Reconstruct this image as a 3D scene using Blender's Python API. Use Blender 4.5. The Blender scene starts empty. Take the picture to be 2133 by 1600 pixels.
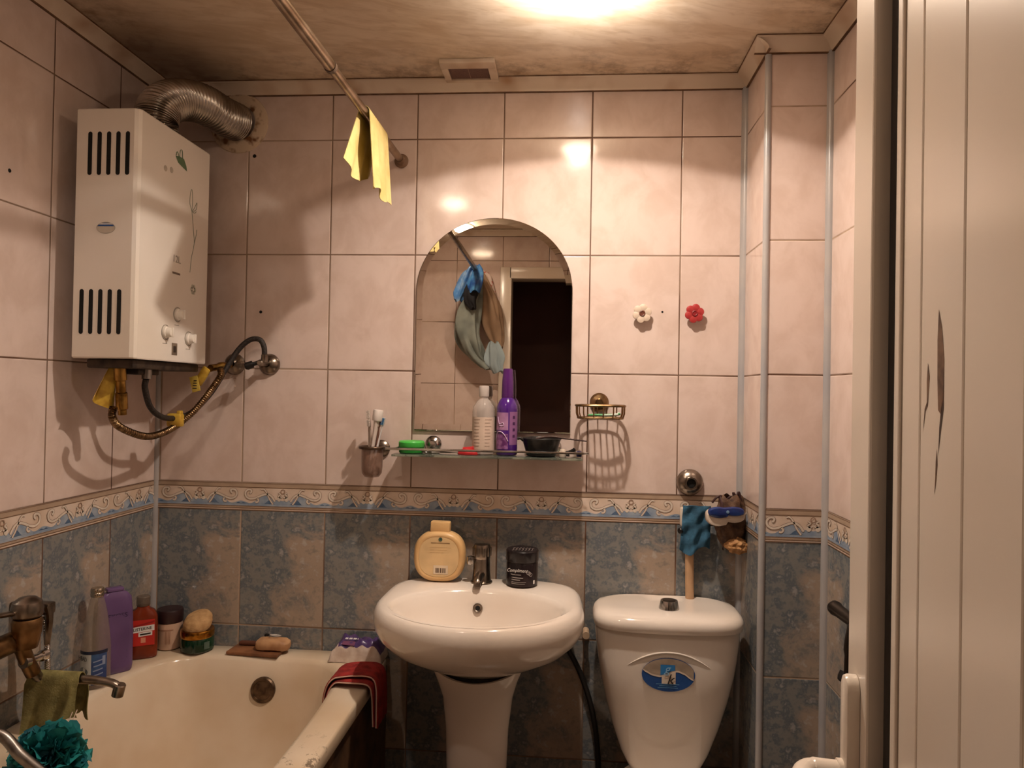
import bpy, bmesh, math, random
from mathutils import Vector, Matrix
random.seed(7)
PI = math.pi
Z0 = 1.079                      # height of the tile border above the floor; z below is measured from the border
H = .3334                       # tile height
SC = bpy.context.scene
COL = SC.collection
W = {}                          # world anchor of every object

# ------------------------------------------------------------------ shape helpers
def V(*a): return Vector(a)
def box(bm, x0, x1, y0, y1, z0, z1, bev=0, seg=2):
    r = bmesh.ops.create_cube(bm, size=1)
    bmesh.ops.scale(bm, verts=r['verts'], vec=(abs(x1-x0), abs(y1-y0), abs(z1-z0)))
    bmesh.ops.translate(bm, verts=r['verts'], vec=((x0+x1)/2, (y0+y1)/2, (z0+z1)/2))
    if bev:
        es = list({e for v in r['verts'] for e in v.link_edges})
        bmesh.ops.bevel(bm, geom=es, offset=bev, segments=seg, affect='EDGES', profile=.5)
def loft(bm, rings, cap0=True, cap1=True, closed=True, mi=0):
    vs = [[bm.verts.new(p) for p in r] for r in rings]
    n = len(vs[0])
    for a, b in zip(vs, vs[1:]):
        for i in range(n if closed else n-1):
            j = (i+1) % n
            f = bm.faces.new((a[i], a[j], b[j], b[i])); f.material_index = mi
    if cap0: bm.faces.new(list(reversed(vs[0]))).material_index = mi
    if cap1: bm.faces.new(vs[-1]).material_index = mi
    return vs
def frame(d):
    d = Vector(d).normalized()
    a = V(0, 0, 1) if abs(d.z) < .9 else V(1, 0, 0)
    u = d.cross(a).normalized(); return u, d.cross(u).normalized(), d
def lathe(bm, prof, c, d=(0, 0, 1), seg=32, sx=1, sy=1, cap=True, ux=None, mi=0):
    if ux is not None:
        d = Vector(d).normalized(); u = Vector(ux).normalized(); w = d.cross(u)
    elif tuple(d) == (0, 0, 1): u, w, d = V(1, 0, 0), V(0, 1, 0), V(0, 0, 1)
    else: u, w, d = frame(d)
    c = Vector(c)
    rings = [[c + d*z + u*(r*sx*math.cos(2*PI*i/seg)) + w*(r*sy*math.sin(2*PI*i/seg)) for i in range(seg)] for r, z in prof]
    loft(bm, rings, cap, cap, mi=mi)
def smooth(pts, n=8):
    P = [Vector(p) for p in pts]; out = []
    for i in range(len(P)-1):
        p0 = P[i-1] if i else P[0]*2-P[1]; p1, p2 = P[i], P[i+1]; p3 = P[i+2] if i+2 < len(P) else P[-1]*2-P[-2]
        for k in range(n):
            t = k/n
            out.append(.5*((2*p1)+(p2-p0)*t+(2*p0-5*p1+4*p2-p3)*t*t+(3*p1-p0-3*p2+p3)*t**3))
    out.append(P[-1]); return out
def tube(bm, pts, r, seg=12, cap=True, flat=1, mi=0):
    P = [Vector(p) for p in pts]; n = len(P)
    R = r if callable(r) else (lambda t: r)
    t0 = (P[1]-P[0]).normalized(); u, w, _ = frame(t0); rings = []
    for i, p in enumerate(P):
        t = (P[min(i+1, n-1)]-P[max(i-1, 0)]).normalized()
        u = (u - t*u.dot(t)).normalized(); w = t.cross(u)
        q = R(i/(n-1))
        rings.append([p + u*(q*math.cos(2*PI*k/seg)) + w*(q*flat*math.sin(2*PI*k/seg)) for k in range(seg)])
    loft(bm, rings, cap, cap, mi=mi)
def torus(bm, c, R, r, d=(0, 0, 1), seg=40, s2=10, sx=1, sy=1, ux=None):
    if ux is not None:
        d = Vector(d).normalized(); u = Vector(ux).normalized(); w = d.cross(u)
    else: u, w, d = frame(d)
    c = Vector(c); rings = []
    for i in range(seg):
        a = 2*PI*i/seg; e = u*math.cos(a)*sx + w*math.sin(a)*sy; en = e.normalized()
        rings.append([c + e*R + en*(r*math.cos(2*PI*k/s2)) + d*(r*math.sin(2*PI*k/s2)) for k in range(s2)])
    rings.append(rings[0]); loft(bm, rings, False, False)
    bmesh.ops.remove_doubles(bm, verts=bm.verts, dist=1e-6)
def poly(bm, pts, thick=None, mi=0):
    """flat polygon from 3d points; thick = extrusion vector"""
    vs = [bm.verts.new(p) for p in pts]; f = bm.faces.new(vs); f.material_index = mi
    if thick is not None:
        t = Vector(thick); v2 = [bm.verts.new(Vector(p)+t) for p in pts]
        bm.faces.new(list(reversed(v2))).material_index = mi
        n = len(vs)
        for i in range(n):
            bm.faces.new((vs[i], v2[i], v2[(i+1) % n], vs[(i+1) % n])).material_index = mi
def sheet(bm, fn, nu, nv, mi=0):
    g = [[bm.verts.new(fn(i/nu, j/nv)) for j in range(nv+1)] for i in range(nu+1)]
    for i in range(nu):
        for j in range(nv):
            bm.faces.new((g[i][j], g[i+1][j], g[i+1][j+1], g[i][j+1])).material_index = mi
def thicken(bm, t):
    bmesh.ops.recalc_face_normals(bm, faces=bm.faces)
    bmesh.ops.solidify(bm, geom=list(bm.faces), thickness=t)
def BM(): return bmesh.new()

# ------------------------------------------------------------------ objects
def tagset(o, label=None, cat=None, group=None, kind=None):
    if label: o['label'] = label
    if cat: o['category'] = cat
    if group: o['group'] = group
    if kind: o['kind'] = kind
def thing(name, label, cat, loc, group=None):
    o = bpy.data.objects.new(name, None); COL.objects.link(o)
    o.empty_display_size = .05; o.location = loc; W[o.name] = Vector(loc); tagset(o, label, cat, group); return o
def obj(name, bm, mats, parent=None, label=None, cat=None, group=None, kind=None, ang=35, recalc=True):
    if recalc: bmesh.ops.recalc_face_normals(bm, faces=bm.faces)
    if parent is not None: org = W[parent.name]
    else:
        xs = [v.co for v in bm.verts]
        org = V((min(v.x for v in xs)+max(v.x for v in xs))/2, (min(v.y for v in xs)+max(v.y for v in xs))/2, min(v.z for v in xs))
    bmesh.ops.translate(bm, verts=bm.verts, vec=-org)
    me = bpy.data.meshes.new(name); bm.to_mesh(me); bm.free()
    for m in (mats if isinstance(mats, (list, tuple)) else [mats]): me.materials.append(m)
    for p in me.polygons: p.use_smooth = True
    me.set_sharp_from_angle(angle=math.radians(ang))
    o = bpy.data.objects.new(name, me); COL.objects.link(o)
    if parent is not None: o.parent = parent
    else: o.location = org
    W[o.name] = org
    tagset(o, label, cat, group, kind); return o
def text(name, s, size, loc, right, up, m, parent, sx=1, shear=0):
    """lettering as a mesh part"""
    c = bpy.data.curves.new(name, 'FONT'); c.body = s; c.size = size; c.align_x = 'CENTER'; c.align_y = 'CENTER'
    c.extrude = .0002; c.shear = shear; c.resolution_u = 3
    tmp = bpy.data.objects.new('tmp_text', c); COL.objects.link(tmp)
    me = bpy.data.meshes.new_from_object(tmp.evaluated_get(bpy.context.evaluated_depsgraph_get()))
    bpy.data.objects.remove(tmp); bpy.data.curves.remove(c)
    r = Vector(right).normalized(); u = Vector(up).normalized(); n = r.cross(u)
    M = Matrix((r*sx, u, n)).transposed().to_4x4(); M.translation = Vector(loc)-W[parent.name]
    me.transform(M); me.name = name; me.materials.clear(); me.materials.append(m)
    o = bpy.data.objects.new(name, me); COL.objects.link(o); o.parent = parent; W[o.name] = W[parent.name]; return o

# ------------------------------------------------------------------ materials
def lin(c):
    return tuple(((x/255)/12.92 if x/255 <= .04045 else ((x/255+.055)/1.055)**2.4) for x in c)+(1,)
def new(name):
    m = bpy.data.materials.new(name); m.use_nodes = True; nt = m.node_tree
    return m, nt, nt.nodes['Principled BSDF']
def mat(name, c, rough=.5, metal=0, c2=None, ns=20, lo=.4, hi=.65, bump=0, bs=60, trans=0, ior=1.45, emit=0, coat=0, sss=0, alpha=1, nd=2, stretch=None, rough2=None):
    m, nt, b = new(name); N = nt.nodes; L = nt.links
    b.inputs['Base Color'].default_value = lin(c); b.inputs['Roughness'].default_value = rough; b.inputs['Metallic'].default_value = metal
    b.inputs['IOR'].default_value = ior; b.inputs['Transmission Weight'].default_value = trans; b.inputs['Coat Weight'].default_value = coat
    b.inputs['Alpha'].default_value = alpha
    if emit: b.inputs['Emission Color'].default_value = lin(c); b.inputs['Emission Strength'].default_value = emit
    tc = N.new('ShaderNodeTexCoord'); src = tc.outputs['Object']
    if stretch:
        mp = N.new('ShaderNodeMapping'); mp.inputs['Scale'].default_value = stretch; L.new(src, mp.inputs['Vector']); src = mp.outputs['Vector']
    if c2 is None:                        # faint unevenness so no surface is perfectly flat in tone
        c2 = tuple(x*.9 for x in c); lo, hi = .35, .75
    n = N.new('ShaderNodeTexNoise'); n.inputs['Scale'].default_value = ns; n.inputs['Detail'].default_value = nd; L.new(src, n.inputs['Vector'])
    r = N.new('ShaderNodeValToRGB'); r.color_ramp.elements[0].position = lo; r.color_ramp.elements[1].position = hi
    r.color_ramp.elements[0].color = lin(c); r.color_ramp.elements[1].color = lin(c2)
    L.new(n.outputs['Fac'], r.inputs['Fac']); L.new(r.outputs['Color'], b.inputs['Base Color'])
    if bump:
        n2 = N.new('ShaderNodeTexNoise'); n2.inputs['Scale'].default_value = bs; n2.inputs['Detail'].default_value = 3; L.new(src, n2.inputs['Vector'])
        bp = N.new('ShaderNodeBump'); bp.inputs['Strength'].default_value = bump; bp.inputs['Distance'].default_value = .004
        L.new(n2.outputs['Fac'], bp.inputs['Height']); L.new(bp.outputs['Normal'], b.inputs['Normal'])
    return m
class G:
    """tiny expression builder over math nodes"""
    def __init__(s, nt, o): s.nt, s.o = nt, o
    def _m(s, op, b=None, c=None):
        n = s.nt.nodes.new('ShaderNodeMath'); n.operation = op
        for i, x in enumerate((s, b, c)):
            if x is None: continue
            if isinstance(x, G): s.nt.links.new(x.o, n.inputs[i])
            else: n.inputs[i].default_value = x
        return G(s.nt, n.outputs[0])
    def __add__(s, b): return s._m('ADD', b)
    def __sub__(s, b): return s._m('SUBTRACT', b)
    def __mul__(s, b): return s._m('MULTIPLY', b)
    def fract(s): return s._m('FRACT')
    def floor(s): return s._m('FLOOR')
    def lt(s, b): return s._m('LESS_THAN', b)
    def gt(s, b): return s._m('GREATER_THAN', b)
    def mn(s, b): return s._m('MINIMUM', b)
    def mx(s, b): return s._m('MAXIMUM', b)
    def ss(s, a, b):
        n = s.nt.nodes.new('ShaderNodeMapRange'); n.interpolation_type = 'SMOOTHSTEP'
        s.nt.links.new(s.o, n.inputs[0]); n.inputs[1].default_value = a; n.inputs[2].default_value = b; return G(s.nt, n.outputs[0])
def mixc(nt, f, a, b):
    n = nt.nodes.new('ShaderNodeMix'); n.data_type = 'RGBA'
    if isinstance(f, G): nt.links.new(f.o, n.inputs[0])
    else: n.inputs[0].default_value = f
    for x, i in ((a, 6), (b, 7)):
        if isinstance(x, tuple): n.inputs[i].default_value = lin(x)
        else: nt.links.new(x, n.inputs[i])
    return n.outputs[2]
def comb(nt, x, y, z):
    n = nt.nodes.new('ShaderNodeCombineXYZ')
    for i, a in enumerate((x, y, z)):
        if isinstance(a, G): nt.links.new(a.o, n.inputs[i])
        else: n.inputs[i].default_value = a
    return n.outputs[0]
def noise(nt, vec, scale, detail=4, rough=.5, dist=0):
    n = nt.nodes.new('ShaderNodeTexNoise'); n.inputs['Scale'].default_value = scale; n.inputs['Detail'].default_value = detail
    n.inputs['Roughness'].default_value = rough; n.inputs['Distortion'].default_value = dist
    nt.links.new(vec, n.inputs['Vector']); return G(nt, n.outputs['Fac'])
def wall_mat(name, axis, u0, split=None, dark=False):
    m, nt, b = new(name + ('_dark' if dark else '_light')); N = nt.nodes
    ge = N.new('ShaderNodeNewGeometry'); sp = N.new('ShaderNodeSeparateXYZ'); nt.links.new(ge.outputs['Position'], sp.inputs[0])
    a = G(nt, sp.outputs[axis]); z = G(nt, sp.outputs[2]) - Z0
    u = (a - u0)*4.0; fu = u.fract(); v = (z + (.079 if dark else 0))*(1/H); fv = v.fract()
    edge = (fu.mn(fu*-1+1)*.25).mn(fv.mn(fv*-1+1)*H)
    pos = ge.outputs['Position']
    big = noise(nt, pos, 2.6, 3, .6)
    grout = edge.lt(.0018)
    if not dark:                          # faint pink-beige marbling
        tl = comb(nt, fu + u.floor()*3.7, fv + v.floor()*5.3, 0)
        n1 = noise(nt, tl, 3, 4, .6, .4)
        c = mixc(nt, n1.ss(.35, .7), (218, 198, 188), (206, 184, 172))
    else:                                 # the same printed cloud on every tile
        tv = comb(nt, fu*.8, fv*1.05, 2.3)
        w = noise(nt, tv, 2.7, 6, .66, .5); w2 = noise(nt, tv, 11, 3, .65)
        tan = (fu*.9 + fv*-.75 + (w-.5)*2.2).ss(.02, .50)
        c = mixc(nt, w2.ss(.38, .66), (92, 101, 108), (146, 143, 137))
        c = mixc(nt, tan*.7, c, (184, 160, 138))
        c = mixc(nt, w2.ss(.50, .72)*.5, c, (92, 98, 100))
        c = mixc(nt, w2.ss(.46, .28)*.6, c, (186, 180, 172))
    gn = big.ss(.42, .58)
    if split is not None: gn = gn*.4 + a.ss(split-.25, split+.1)*.6
    c = mixc(nt, grout, c, mixc(nt, gn, (176, 152, 130), (92, 62, 44)))
    c = mixc(nt, big.ss(.55, .8)*.2, c, (124, 94, 70))
    nt.links.new(c, b.inputs['Base Color'])
    nt.links.new((grout*.5 + (big*.10 + .06)).o, b.inputs['Roughness'])
    bp = N.new('ShaderNodeBump'); bp.inputs['Strength'].default_value = .6; bp.inputs['Distance'].default_value = .0015
    hgt = edge.ss(.0008, .004)
    nt.links.new(hgt.o, bp.inputs['Height']); nt.links.new(bp.outputs['Normal'], b.inputs['Normal'])
    return m
def wall_mats(*a, **k): return [wall_mat(*a, **k), wall_mat(*a, dark=True, **k)]

WHITE = mat('glazed_ceramic', (236, 224, 212), .09, c2=(228, 212, 196), ns=3, coat=.3)
ENAMEL = mat('bath_enamel', (222, 204, 182), .22, c2=(196, 168, 136), ns=4, lo=.42, hi=.75)
PVC = mat('white_pvc', (226, 212, 196), .22, c2=(214, 196, 176), ns=2)
PVC2 = mat('cornice_plastic', (214, 196, 176), .35, c2=(168, 134, 104), ns=9, lo=.5, hi=.8)
TRIMB = mat('pale_blue_trim', (172, 166, 162), .3, c2=(156, 154, 156), ns=6)
CHROME = mat('worn_chrome', (206, 202, 198), .18, 1, c2=(170, 164, 158), ns=30)
CHROMEB = mat('tarnished_chrome', (158, 146, 134), .28, 1, c2=(104, 92, 80), ns=22, bump=.1)
STEEL = mat('dull_steel', (140, 134, 128), .35, 1, c2=(106, 98, 92), ns=40)
ALU = mat('flexible_aluminium', (190, 182, 172), .26, 1, c2=(140, 130, 120), ns=14)
BLACK = mat('black_plastic', (22, 20, 20), .35)
DARKHOLE = mat('dark_opening', (10, 9, 8), .8)
DARKTUBE = mat('dark_matte', (32, 28, 26), .5, bump=.2, bs=200)
HEATW = mat('heater_white_paint', (238, 230, 220), .16, c2=(230, 220, 206), ns=3, coat=.2)
YELLOW = mat('yellow_plastic', (206, 168, 62), .45, c2=(170, 128, 40), ns=40)
BRASS = mat('brass', (176, 136, 70), .32, 1, c2=(120, 86, 40), ns=40)
GLASS = mat('clear_glass', (236, 244, 238), .03, trans=1, ior=1.45)
MIRR = mat('mirror_silver', (236, 230, 220), .0, 1, c2=(234, 228, 218))
SMOKE = mat('smoky_glass', (150, 118, 102), .08, alpha=.55)
INKB = mat('blue_ink', (40, 84, 150), .4)
INKG = mat('green_ink', (96, 124, 92), .4)
INKD = mat('dark_ink', (40, 36, 36), .4)
INKW = mat('white_ink', (232, 226, 220), .4)
GREYG = mat('pale_grey_ink', (168, 160, 148), .4)
CREAMB = mat('band_cream', (220, 200, 184), .25, c2=(206, 182, 160), ns=14)
BANDT = mat('band_taupe', (176, 152, 130), .3)
BANDL = mat('band_brown_line', (120, 90, 68), .35)
BANDU = mat('band_blue', (132, 148, 168), .3, c2=(162, 170, 180), ns=30)
BANDD = mat('band_deep_blue', (74, 98, 128), .3, c2=(98, 118, 142), ns=40)
BANDW = mat('band_scroll', (222, 208, 192), .3)
BANDO = mat('band_scroll_outline', (158, 128, 108), .35)
# ------------------------------------------------------------------ the room
F = -1.86; XL, XR = -.762, 1.083; ZC = 1.165; ZF = -1.079; XC, YC = .926, -.211
DX0, DX1, DZ = .115, .70, .915                      # doorway
L1, L2 = (.466, -.560), (-.105, -1.30)              # ceiling lamps
wm_b = wall_mats('tiles_back', 0, 0, split=-.2); wm_s = wall_mats('tiles_side', 1, -.208, split=-9.5)
wm_r = wall_mats('tiles_right', 1, -.211); wm_c = wall_mats('tiles_column', 0, .886); wm_f = wall_mats('tiles_front', 0, .078)
def st(name, bm, m, **k): return obj(name, bm, m, kind='structure', **k)
def wbox(b, x0, x1, y0, y1, z0, z1, mi=0):          # wall block, split at the border into pale and dark tiles
    for a, e, k in ((z0, min(z1, -.04), 1), (max(z0, -.04), z1, 0)):
        if e > a:
            n = len(b.faces); box(b, x0, x1, y0, y1, a, e); b.faces.ensure_lookup_table()
            for f in b.faces[n:]: f.material_index = mi+k
b = BM(); wbox(b, XL-.1, XR+.1, 0, .1, ZF-.05, ZC+.1); st('wall_back', b, wm_b)
b = BM(); wbox(b, XL-.1, XL, F-.1, 0, ZF-.05, ZC+.1); st('wall_left', b, wm_s)
b = BM(); wbox(b, XR, XR+.1, F-.1, 0, ZF-.05, ZC+.1); st('wall_right', b, wm_r)
b = BM(); wbox(b, XC, XR, YC, 0, ZF, ZC)
for f in b.faces:
    f.normal_update()
    if abs(f.normal.x) > .5: f.material_index += 2
st('wall_column', b, wm_c+wm_r)
b = BM(); wbox(b, XL, DX0, F-.1, F, ZF, ZC); wbox(b, DX1, XR, F-.1, F, ZF, ZC); wbox(b, DX0, DX1, F-.1, F, DZ, ZC); st('wall_front', b, wm_f)
FLOOR = mat('floor_tiles', (120, 96, 78), .3, c2=(92, 74, 60), ns=6)
b = BM(); box(b, XL-.1, XR+.1, F-.1, .1, ZF-.06, ZF); st('floor', b, FLOOR)
# ceiling
m, nt, pb = new('ceiling_marbled_panels')
ge = nt.nodes.new('ShaderNodeNewGeometry'); sp = nt.nodes.new('ShaderNodeSeparateXYZ'); nt.links.new(ge.outputs['Position'], sp.inputs[0])
x, y = G(nt, sp.outputs[0]), G(nt, sp.outputs[1])
vv = comb(nt, x*2.2 + y*1.2, y*7.0 + x*-2.2, 0)
s1 = noise(nt, vv, 2.4, 4, .6, 1.0); s2 = noise(nt, vv, 6, 3, .6, .5)
c = mixc(nt, s1.ss(.38, .66), (224, 206, 182), (206, 184, 156))
c = mixc(nt, s2.ss(.5, .75)*.45, c, (184, 156, 126))
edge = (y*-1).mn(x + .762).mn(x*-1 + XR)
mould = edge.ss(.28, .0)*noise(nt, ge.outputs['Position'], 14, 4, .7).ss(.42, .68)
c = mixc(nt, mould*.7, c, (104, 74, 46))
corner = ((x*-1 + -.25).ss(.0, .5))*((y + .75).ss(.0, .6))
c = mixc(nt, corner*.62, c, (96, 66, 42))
nt.links.new(c, pb.inputs['Base Color']); pb.inputs['Roughness'].default_value = .32
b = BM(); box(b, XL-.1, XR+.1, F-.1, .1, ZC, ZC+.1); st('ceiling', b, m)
# hallway in front of the door
HALL = mat('hall_dark_brown', (122, 78, 66), .5, c2=(104, 64, 54), ns=2); HF = mat('hall_floor', (84, 56, 40), .4)
HX0, HX1, HY = -.5, 1.5, -3.2
b = BM(); box(b, HX0-.1, HX1+.1, HY-.1, HY, ZF, ZC+.1); st('wall_hall_far', b, HALL)
b = BM(); box(b, HX0-.1, HX0, HY, F-.1, ZF, ZC+.1); st('wall_hall_left', b, HALL)
b = BM(); box(b, HX1, HX1+.1, HY, F-.1, ZF, ZC+.1); st('wall_hall_right', b, HALL)
b = BM(); box(b, HX0-.1, HX1+.1, HY-.1, F-.1, ZF-.06, ZF); st('floor_hall', b, HF)
b = BM(); box(b, HX0-.1, HX1+.1, HY-.1, F-.1, ZC, ZC+.05); st('ceiling_hall', b, HALL)
b = BM(); box(b, XL-.1, HX0, F-.12, F-.1, ZF, ZC+.1); box(b, XR, HX1, F-.12, F-.1, ZF, ZC+.1); st('wall_hall_front', b, HALL)

# cornices, corner strips, tile border
tn = [0]
def trim(bm, m, **k):
    tn[0] += 1; return st('trim_%d' % tn[0], bm, m, **k)
CPROF = [(0, ZC-.001), (.034, ZC-.001), (.034, ZC-.006), (.026, ZC-.009), (.016, ZC-.016), (.008, ZC-.025), (.006, ZC-.031), (0, ZC-.033)]
def cornice(p, q, n):
    b = BM(); p, q, n = V(*p, 0), V(*q, 0), V(*n, 0)
    P = [(0, ZC-.0352, 1), (.0055, ZC-.0352, 1), (.0058, ZC-.0325, 0)] + [(a, z, 0) for a, z in reversed(CPROF[2:-1])] + [(.034, ZC-.0025, 1), (.0362, ZC-.0005, 1)]
    for (a0, z0, m0), (a1, z1, m1) in zip(P, P[1:]): poly(b, [p+n*a0+V(0, 0, z0), q+n*a0+V(0, 0, z0), q+n*a1+V(0, 0, z1), p+n*a1+V(0, 0, z1)], mi=m0 if m0 == m1 or m0 else 0)
    bmesh.ops.remove_doubles(b, verts=b.verts, dist=1e-5); trim(b, [PVC2, mat('cornice_joint', (116, 84, 58), .6, c2=(84, 56, 36), ns=30)])
cornice((XL, 0), (XC, 0), (0, -1)); cornice((XL, 0), (XL, F), (1, 0)); cornice((XC, 0), (XC, YC-.034), (-1, 0))
cornice((XC-.034, YC), (XR, YC), (0, -1)); cornice((XR, YC), (XR, F), (-1, 0)); cornice((XL, F), (XR, F), (0, 1))
def strip(x, y, r, a0, a1, m):
    b = BM(); n = 8
    ring = [(x, y)] + [(x + r*math.cos(a0+(a1-a0)*i/n), y + r*math.sin(a0+(a1-a0)*i/n)) for i in range(n+1)]
    loft(b, [[V(px, py, ZF) for px, py in ring], [V(px, py, ZC-.03) for px, py in ring]]); trim(b, m)
strip(XC, 0, .014, PI, 1.5*PI, TRIMB); strip(XL, 0, .010, 0, -PI/2, TRIMB); strip(XR, YC, .013, PI, 1.5*PI, TRIMB)
b = BM(); tube(b, [(XC+.003, YC+.003, ZF), (XC+.003, YC+.003, ZC-.03)], .0085, 16); trim(b, TRIMB)

BMATS = [CREAMB, BANDT, BANDL, BANDU, BANDD, BANDW, BANDO]
def border(p, d, nrm, length, phase):
    """printed listello: cream band, brown rules, blue waves and scrolls, one repeat per tile"""
    b = BM(); p, d, nrm = V(*p, 0), V(*d, 0), V(*nrm, 0)
    def P(u, z, k): return p + d*u + V(0, 0, z) + nrm*(.0006+.00028*k)
    def rect(u0, u1, z0, z1, k, mi): poly(b, [P(u0, z0, k), P(u1, z0, k), P(u1, z1, k), P(u0, z1, k)], mi=mi)
    rect(0, length, -.079, 0, 0, 0)
    for z0, z1, mi in ((-.0125, -.0005, 1), (-.0018, -.0002, 2), (-.0135, -.0118, 2), (-.079, -.066, 0), (-.0682, -.0668, 2), (-.0795, -.0775, 2), (-.0745, -.0727, 2), (-.0726, -.0688, 1)):
        rect(0, length, z0, z1, 1.0 if mi == 0 else (1.7 if mi == 1 else 2.4), mi)
    for g in range(2):                                        # wave fill, as a strip
        n = int(length/.004); prev = None
        for i in range(n+1):
            u = min(i*.004, length); t = ((u+phase)/.25) % 1
            s = .5-abs(t-.5)                                  # mirrored motif
            h = .010 + .020*math.exp(-((s-.31)/.12)**2) + .004*math.cos(s*26)
            if g: h = max(0, .015*math.exp(-((s-.34)/.055)**2)*(1 if t < .5 else 1.25) - .002) + (.006*math.exp(-((s-.03)/.03)**2))
            z = -.066 + h + (.004 if g else 0); z0 = -.066 + (.006 if g else 0)
            cur = (u, z0, max(z, z0+.0002))
            if prev: poly(b, [P(prev[0], prev[1], 2.6+g*.6), P(cur[0], cur[1], 2.6+g*.6), P(cur[0], cur[2], 2.6+g*.6), P(prev[0], prev[2], 2.6+g*.6)], mi=3+g)
            prev = cur
    def ribbon(pts, w, k, mi):
        q = smooth([V(a, c, 0) for a, c in pts], 5); prev = None
        for i, c in enumerate(q):
            t = (q[min(i+1, len(q)-1)]-q[max(i-1, 0)]).normalized(); nn = V(-t.y, t.x, 0)
            a, e = c+nn*w, c-nn*w
            if prev: 
                f = [prev[0], prev[1], e, a]
                if all(0 <= v.x <= length for v in f): poly(b, [P(v.x, v.y, k) for v in f], mi=mi)
            prev = (a, e)
    spiral = [(.060-.0, -.034), (.064, -.030), (.060, -.026), (.053, -.028), (.051, -.036), (.058, -.043), (.068, -.043)]
    k0 = int(phase/.25)
    for k in range(-1, int(length/.25)+2):
        o = k*.25 - phase
        for sg in (1, -1):
            def mp(pts): return [((o + (x if sg > 0 else .25-x)), z) for x, z in pts]
            A = [(.026, -.030), (.030, -.027), (.031, -.022), (.026, -.019), (.018, -.021), (.013, -.029), (.016, -.040), (.028, -.046), (.045, -.043), (.060, -.036), (.078, -.031), (.092, -.038), (.102, -.052)]
            Bp = [(.048, -.043), (.053, -.049), (.049, -.055), (.043, -.054)]
            Cc = [(.060, -.018), (.068, -.017), (.076, -.026), (.086, -.046), (.096, -.060)]
            Dd = [(.112, -.026), (.118, -.031), (.112, -.036), (.117, -.041), (.123, -.038)]
            for q, w in ((A, .0026), (Bp, .0022), (Cc, .0018), (Dd, .0018)):
                ribbon(mp(q), w+.0011, 4, 6); ribbon(mp(q), w, 5, 5)
        ribbon([(o+.125+.006*math.cos(a), -.023+.006*math.sin(a)) for a in [x*PI/4 for x in range(9)]], .0012, 5, 6)
        for dx in (-.011, .011):
            q = [P(min(max(o+.125+dx+.006*math.cos(a), 0), length), -.045+.007*math.sin(a), 5) for a in [x*PI/5 for x in range(10)]]
            if 0 < o+.11 and o+.14 < length: poly(b, q, mi=5)
    trim(b, BMATS, recalc=False)
border((XL, 0), (1, 0), (0, -1), XC-XL, .238); border((XL, F), (0, 1), (1, 0), -F, .098)
border((XC, 0), (0, -1), (-1, 0), .211, 0); border((XC, YC), (1, 0), (0, -1), XR-XC, .0); border((XR, F), (0, 1), (-1, 0), YC-F, .1)

# doorway frame and door leaf
b = BM(); w = .05
for x0, x1, z0, z1 in ((DX0-w, DX0+.012, ZF, DZ+w), (DX1-.012, DX1+w, ZF, DZ+w), (DX0, DX1, DZ-.012, DZ+w)): box(b, x0, x1, F-.11, F+.012, z0, z1, .004)
st('door_frame', b, PVC)
da = math.radians(6); DD = V(math.sin(da), math.cos(da), 0); DN = V(-DD.y, DD.x, 0); DP = V(.7695, -1.201, 0); DWID = .655
def dp(s, off, z): return DP - DD*s + DN*off + V(0, 0, z)
def dbox(bm, s0, s1, o0, o1, z0, z1, bev=0):
    t = BM(); box(t, 0, s1-s0, 0, o1-o0, 0, z1-z0, bev)
    for v in t.verts: v.co = dp(s0+v.co.x, o0+v.co.y, z0+v.co.z)
    me = bpy.data.meshes.new('tmp'); t.to_mesh(me); t.free(); bm.from_mesh(me); bpy.data.meshes.remove(me)
door = bpy.data.objects.new('door_1', None); COL.objects.link(door); door.location = dp(DWID, -.02, ZF+.01); W['door_1'] = door.location.copy(); door['kind'] = 'structure'
z0, z1 = ZF+.012, DZ+.02
b = BM()
for s0, s1, a, e in ((0, .07, z0, z1), (DWID-.07, DWID, z0, z1), (.07, DWID-.07, z1-.07, z1), (.07, DWID-.07, z0, z0+.07)): dbox(b, s0, s1, -.055, 0, a, e, .0025)
obj('stile_frame', b, PVC, door, ang=12)
b = BM()
for s0, s1, a, e in ((.0705, .1035, z0+.07, z1-.07), (DWID-.1035, DWID-.0705, z0+.07, z1-.07)): dbox(b, s0, s1, -.040, -.0165, a, e, .002)
obj('gasket', b, BLACK, door)
b = BM(); dbox(b, .1035, .119, -.04, -.0125, z0+.07, z1-.07, .002); dbox(b, DWID-.116, DWID-.0985, -.04, -.0115, z0+.07, z1-.07, .002); obj('glazing_bead', b, PVC, door, ang=12)
edges = [.119, .168, .260, .356, .452, DWID-.116]
b = BM()
for s0, s1 in zip(edges, edges[1:]): dbox(b, s0+.0006, s1-.0006, -.035, -.0152, z0+.07, z1-.07, .0022)
pp = obj('plank_panel', b, PVC, door, ang=12)
DAM = mat('torn_hole_brown', (118, 86, 62), .7, c2=(84, 56, 36), ns=60)
def hole(pts, m=DAM):
    b = BM(); poly(b, [dp(.2225-(.2225-s)*1.5, -.0150, z) for s, z in pts]); obj('torn_hole', b, m, pp)
def zz(z): return .2786 + .83*(z-.2786)
hole([(.214, zz(.372)), (.219, zz(.352)), (.2225, zz(.32)), (.2225, zz(.285)), (.220, zz(.262)), (.2145, zz(.268)), (.213, zz(.30)), (.2125, zz(.34))])
hole([(.2225, zz(.298)), (.2225, zz(.27)), (.219, zz(.248)), (.2155, zz(.222)), (.2165, zz(.25)), (.220, zz(.28))], mat('torn_hole_dark', (70, 44, 26), .7))
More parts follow.
